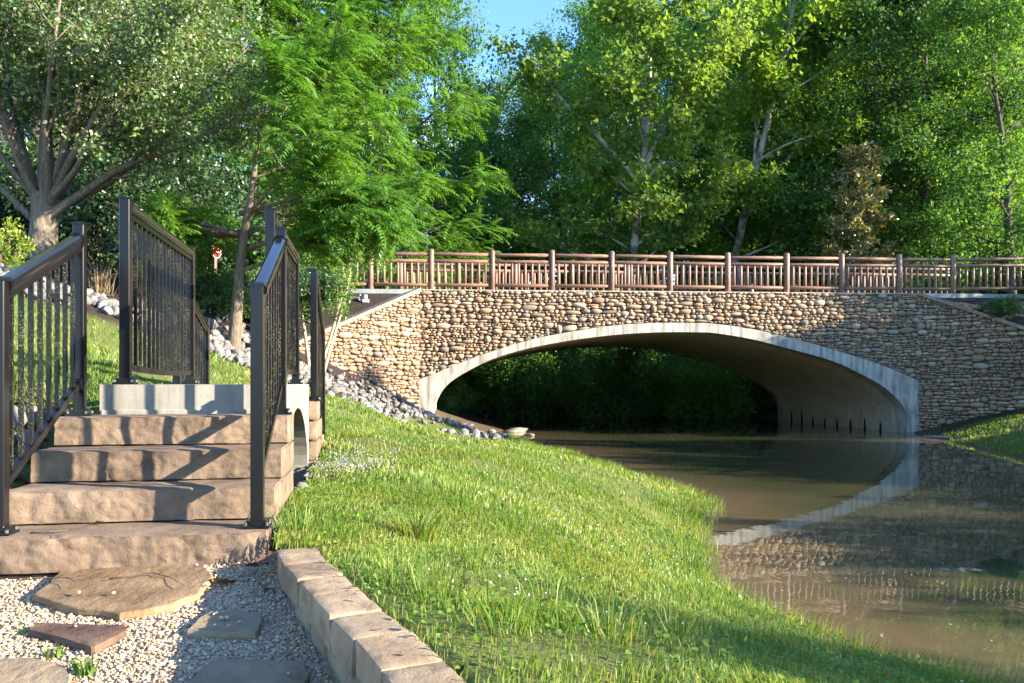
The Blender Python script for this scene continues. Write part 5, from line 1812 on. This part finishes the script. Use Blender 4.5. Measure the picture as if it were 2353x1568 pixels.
# shade trees on the far bank outside the picture on the right
def shade(key, x, y, sc, lab):
    w_, c_ = PROTO[key]
    tree_from('bank_tree', w_, c_, (x, y, gz1(x, y)), RP.uniform(0, 6), sc, lab, 'tree', 'trees on the river bank beyond the right edge')
shade('slim', 17.8, 21.7, (.75, .75, .42), 'bushy bank tree standing beyond the right wing wall')
shade('slim', 21.5, 22.5, (.6, .6, 1.1), 'taller bank tree standing beyond the right wing wall')
shade('slim', 17.0, 16.7, (.38, .38, .74), 'slender bank tree opposite the rock pile')
shade('slim', 16.2, -.9, (.95, .95, .45), 'low spreading bank tree opposite the stone stairs')
for i in range(10):
    w_, c_ = PROTO[RP.choice(['shrub', 'shrub2'])]
    x, y = 15.4 + RP.uniform(-.5, .5), 2.6 + i * 1.75
    tree_from('bank_shrub', w_, c_, (x, y, gz1(x, y)), RP.uniform(0, 6), RP.uniform(.78, 1.0), 'leafy shrub on the far bank beyond the right edge of the photo', 'shrub', 'shrubs along the far bank')
# hillside shrubs
def lone(key, name, px, py, D, sc, lab, cat='shrub', mat=None):
    p = at(px, py, D)
    w_, c_ = PROTO[key]
    return tree_from(name, w_, c_, (p.x, D, max(gz1(p.x, D), p.z - .3)), RP.uniform(0, 6), sc, lab, cat)
proto('laurel', build_shrub(81, 1.3, 1.0, 14, 6, 5, .22, 1.0), 'bark', (14, .085, .035, OVATE, MAT['laurel_leaf'], .05, .6, .0), .004)
lone('laurel', 'laurel_shrub', 500, 690, 15.5, .75, 'glossy dark shrub below the STOP sign')
lone('laurel', 'laurel_shrub', 545, 680, 16.6, .8, 'glossy shrub behind the leaning walnut trunk')
lone('laurel', 'laurel_shrub', 730, 665, 19.5, .8, 'rounded dark shrub under the pale stems left of the bridge')
lone('laurel', 'laurel_shrub', 2300, 700, 23.6, (.62, .62, .5), 'low glossy shrub behind the right wing wall coping')
proto('gold', build_shrub(82, 1.0, .5, 7, 5, 4, .18, .45), 'twig', (9, .07, .03, OVATE, MAT['yellow_leaf'], .04, .6, -.2), .003)
lone('gold', 'golden_shrub', 8, 600, 11.8, .8, 'upright yellow green shrub at the left edge of the hill')
lone('gold', 'golden_shrub', 48, 625, 11.6, .3, 'tiny yellow green seedling beside the dark mulch')
# pale bare stems under the feathery leaves
st_ = Plant(91)
for k, (dx, tl) in enumerate(((-.12, -.12), (0, .02), (.12, .22), (.2, .34))):
    q = st_.curve((dx, .05 * k, 0), (tl, 0, 1), 2.6, 6, .1, .05)
    st_.wood.append((q, np.linspace(.05, .02, len(q)), 7)); st_.limb(q, .05, 5, 5, .9, .35, .2, .7, .1, .5)
p = at(722, 640, 19.8)
tree_from('crape_myrtle', st_.wood_mesh(MAT['pale_bark'], .005), st_.leaves(14, .09, .05, OVATE, MAT['walnut_leaf'], .1), (p.x, 19.8, gz1(p.x, 19.8)), 0, 1.0, 'small tree with slender pale stems left of the bridge')
# hillside filler behind the pear and the walnut
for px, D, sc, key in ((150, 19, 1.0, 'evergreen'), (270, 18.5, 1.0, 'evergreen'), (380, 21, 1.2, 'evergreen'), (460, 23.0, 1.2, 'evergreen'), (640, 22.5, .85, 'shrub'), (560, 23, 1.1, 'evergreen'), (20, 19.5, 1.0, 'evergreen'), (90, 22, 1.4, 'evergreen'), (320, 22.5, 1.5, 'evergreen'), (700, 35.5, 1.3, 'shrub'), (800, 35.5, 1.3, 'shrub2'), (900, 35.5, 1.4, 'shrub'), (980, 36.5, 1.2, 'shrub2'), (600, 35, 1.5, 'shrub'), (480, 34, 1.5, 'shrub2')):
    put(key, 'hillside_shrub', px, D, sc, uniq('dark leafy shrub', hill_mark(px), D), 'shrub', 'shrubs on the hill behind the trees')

# ---- ornamental grass
def grass_blades(X, Y, Z, H, W, g, lean=.5, az=None):
    n = len(X)
    a = g.uniform(0, 6.283, n) if az is None else az
    ln = np.abs(g.normal(lean, .3, n)).clip(.02, 1.3)
    d = np.stack([np.cos(a), np.sin(a)], 1)
    b = g.uniform(0, 6.283, n)
    s = np.stack([np.cos(b), np.sin(b)], 1) * (W * .5)[:, None]
    B = np.stack([X, Y], 1)
    M_ = B + d * (H * ln * .35)[:, None]
    T = B + d * (H * ln)[:, None]
    zm = Z + H * .6; zt = Z + H * np.sqrt(np.maximum(.12, 1 - .55 * ln ** 2))
    z0 = Z - .015
    def c(p, z): return np.concatenate([p, z[:, None]], 1)
    V = np.stack([c(B - s, z0), c(B + s, z0), c(M_ + s * .75, zm), c(M_ - s * .75, zm), c(T, zt)], 1).reshape(-1, 3)
    k = (np.arange(n) * 5)[:, None]
    return V, k + np.array([[0, 1, 2, 3]]), k + np.array([[3, 2, 4]])
g = np.random.default_rng(5)
p = at(232, 640, 13.2)
n = 120
V, q4, q3 = grass_blades(p.x + g.normal(0, .08, n), 13.2 + g.normal(0, .08, n), np.full(n, gz1(p.x, 13.2)), g.uniform(.3, .75, n), np.full(n, .014), g, .45)
tag(link('grass_clump', mesh_np('grass_clump', V, [q4, q3], MAT['dry_grass'])), 'dry straw coloured grass clump behind the swale rocks', 'grass')

# ---- lawn
def lawn_ok(X, Y, Z, lo=.015):
    lx, ly = stair_local(X, Y)
    k = (Y < yr(X) - .15 + .35 * vnoise(np.stack([X * 1.2, Y * 1.2, X * 0], -1), 2)) & (Z > lo)
    k &= ~((X < wall_x(Y) + .175) & ((Y < 3.37) | ((ly < .06) & (lx < .02))))
    k &= ~((lx > -1.24) & (lx < .012) & (ly > -.05) & (ly < 4.65))
    rip = np.zeros(len(X), bool)
    for path in (RIP, LOW):
        P_ = np.array(path)
        for i in range(len(P_) - 1):
            a, b = P_[i, :2], P_[i + 1, :2]
            t = np.clip(((X - a[0]) * (b - a)[0] + (Y - a[1]) * (b - a)[1]) / ((b - a) ** 2).sum(), 0, 1)
            dd = np.hypot(X - a[0] - t * (b - a)[0], Y - a[1] - t * (b - a)[1])
            rip |= dd < (P_[i, 2] * .95 if path is RIP else .3)
    k &= ~(rip & (g.random(len(X)) < .93))
    return k
def lawn_patch(n, ymin, ymax, xmax, xmin=None, pw=1.0):
    """points in view between two distances"""
    u = g.random(n)
    Y = ymin + (ymax - ymin) * u ** pw
    lo = -.72 * Y if xmin is None else np.full(n, xmin)
    hi = np.minimum(.74 * Y, xmax)
    X = lo + (hi - lo) * g.random(n)
    Z = terrain(X, Y)
    k = lawn_ok(X, Y, Z)
    return X[k], Y[k], Z[k]
VV, Q4, Q3, o_ = [], [], [], 0
def add_blades(X, Y, Z, hmul, W0):
    global o_
    P3 = np.stack([X * 1.4, Y * 1.4, X * 0], -1)
    cl = fbm(P3, 3, 12)
    bare = fbm(P3 * .6 + 7, 3, 44)
    keep = g.random(len(X)) < np.clip(1.05 - 1.3 * np.maximum(bare - .15, 0) * 2.2, .18, 1)
    X, Y, Z, cl = X[keep], Y[keep], Z[keep], cl[keep]
    edge = np.exp(-np.maximum(Z - .02, 0) / .09)
    H = (.021 + .026 * g.random(len(X)) + .026 * np.maximum(cl, 0)) * hmul * (1 + 1.3 * edge * g.random(len(X)))
    W = W0 * g.uniform(.7, 1.3, len(X))
    az = fbm(P3[keep] * .9 + 3, 2, 8) * 4 + g.normal(0, 1.0, len(X))
    V, a, b = grass_blades(X, Y, Z, H, W, g, .55, az)
    VV.append(V); Q4.append(a + o_); Q3.append(b + o_); o_ += len(V)
add_blades(*lawn_patch(95000, 1.7, 5.0, 4.5, -1.3, .75), 1.0, .0048)
add_blades(*lawn_patch(90000, 5.0, 10.0, 4.5, None, .85), 1.1, .0085)
add_blades(*lawn_patch(80000, 10.0, 23.5, 4.0, None, .75), 1.25, .018)
add_blades(*[a[:] for a in (lambda X, Y, Z: (X, Y, Z))(*lawn_patch(16000, 12, 23.5, 18, 10.3))], 1.5, .022)
# long blades leaning over the water's edge
X = g.uniform(.2, 5.5, 60000); Y = g.uniform(2.0, 22, 60000); Z = terrain(X, Y)
k = (Z > -.02) & (Z < .10) & (X < .74 * Y); X, Y, Z = X[k], Y[k], np.maximum(Z[k], 0)
fz = np.clip(Y / 9, .6, 2.2)
V, a, b = grass_blades(X, Y, Z, g.uniform(.06, .17, len(X)), .006 * fz, g, .7, g.normal(-.2, 1.1, len(X)))
VV.append(V); Q4.append(a + o_); Q3.append(b + o_); o_ += len(V)
# tussocks
for px, py in ((960, 1190), (1330, 1150), (800, 1420), (1160, 1490), (900, 1340), (1450, 1300), (1080, 1290), (1270, 1420), (690, 1215), (1550, 1460), (700, 1050), (1000, 1400), (740, 1330), (1400, 1500)):
    D = 1829 * (E - .6) / (py - 880.0)
    x = (px - 1176) / F * D
    zz = gz1(x, D); D = F * (E - zz) / (py - 880.0); x = (px - 1176) / F * D
    n = 230 if (px, py) == (960, 1190) else 45
    r = g.normal(0, .05, n), g.normal(0, .05, n)
    X, Y = x + r[0], D + r[1]
    V, a, b = grass_blades(X, Y, np.full(n, gz1(x, D)), g.uniform(.1, .2, n), np.full(n, .0055), g, .8, np.arctan2(r[1], r[0]) + g.normal(0, .4, n))
    VV.append(V); Q4.append(a + o_); Q3.append(b + o_); o_ += len(V)
tag(link('grass', mesh_np('grass', np.concatenate(VV), [np.concatenate(Q4), np.concatenate(Q3)], MAT['grass'])), 'green lawn grass covering the river banks and hillside', 'grass', kind='stuff')
# broad leaved weeds and clover
X, Y, Z = lawn_patch(16000, 1.8, 9.0, 3.5, -1.6, .8)
cl = fbm(np.stack([X * 1.1 + 5, Y * 1.1, X * 0], -1), 3, 21)
k = cl > .05; X, Y, Z = X[k], Y[k], Z[k]
n = len(X)
pos = np.stack([X, Y, Z + g.uniform(.01, .06, n)], 1)
dd = rvec(g, n); dd[:, 2] = np.abs(dd[:, 2]) * .35
s = g.uniform(.01, .025, n)
V, Fc = leaf_mesh(pos, dd, unit(rvec(g, n) * .5 + np.array([0, 0, 1.])), s, s * .75, ROUND)
tag(link('weeds', mesh_np('weeds', V, Fc, MAT['clover'])), 'clover and broad leaved weeds among the lawn grass', 'weeds', kind='stuff')
# clover flowers
X, Y, Z = lawn_patch(1500, 2.2, 9.5, 3.0, -.6, .8)
cl = fbm(np.stack([X * .9 + 9, Y * .9, X * 0], -1), 2, 33)
k = (cl > .12) & (g.random(len(X)) < .3) & ~((X < -.3) & (Y > 4.8) & (Y < 8.5)); X, Y, Z = X[k], Y[k], Z[k]
tag(link('clover_flowers', scatter_pebbles('clover_flowers', X, Y, Z + g.uniform(.04, .07, len(X)), g.uniform(.004, .0075, len(X)), MAT['flower'])), 'pale clover flower heads dotted over the lawn', 'flowers', kind='stuff')
# little weeds in the gravel
for i, (px, py, lab) in enumerate(((60, 1462, 'grass weed growing beside the dark rusty flagstone'), (125, 1505, 'spreading grass weed in the gravel below the dark flagstone'), (195, 1535, 'grass weed by the pale corner flagstone'), (505, 1462, 'small weed in front of the cracked grey flagstone'))):
    q = on_plane(px, py, .68)
    n = 26
    V, a, b = grass_blades(q[0] + g.normal(0, .016, n), q[1] + g.normal(0, .014, n), np.full(n, .675), g.uniform(.03, .06, n), np.full(n, .007), g, .9)
    tag(link('gravel_weed', mesh_np('gravel_weed', V, [a, b], MAT['clover'])), lab, 'weed')
# specks of foam and pollen drifting on the water
n = 260
Y = 3.0 + 17 * g.random(n) ** 1.3
X = np.minimum(.68 * Y, 10) * g.uniform(.1, 1, n)
k = terrain(X, Y) < -.08; X, Y = X[k], Y[k]
n = len(X); a = g.uniform(0, 6.28, n); s = g.uniform(.004, .012, n)
d = np.stack([np.cos(a), np.sin(a), 0 * a], 1) * s[:, None]; e = np.stack([-np.sin(a), np.cos(a), 0 * a], 1) * s[:, None] * .6
c = np.stack([X, Y, np.full(n, .004)], 1)
V = np.stack([c - d, c + e, c + d, c - e], 1).reshape(-1, 3)
tag(link('floating_debris', mesh_np('floating_debris', V, np.arange(4 * n).reshape(-1, 4), MAT['foam'])), 'tiny pale specks floating on the river', 'specks', kind='stuff')
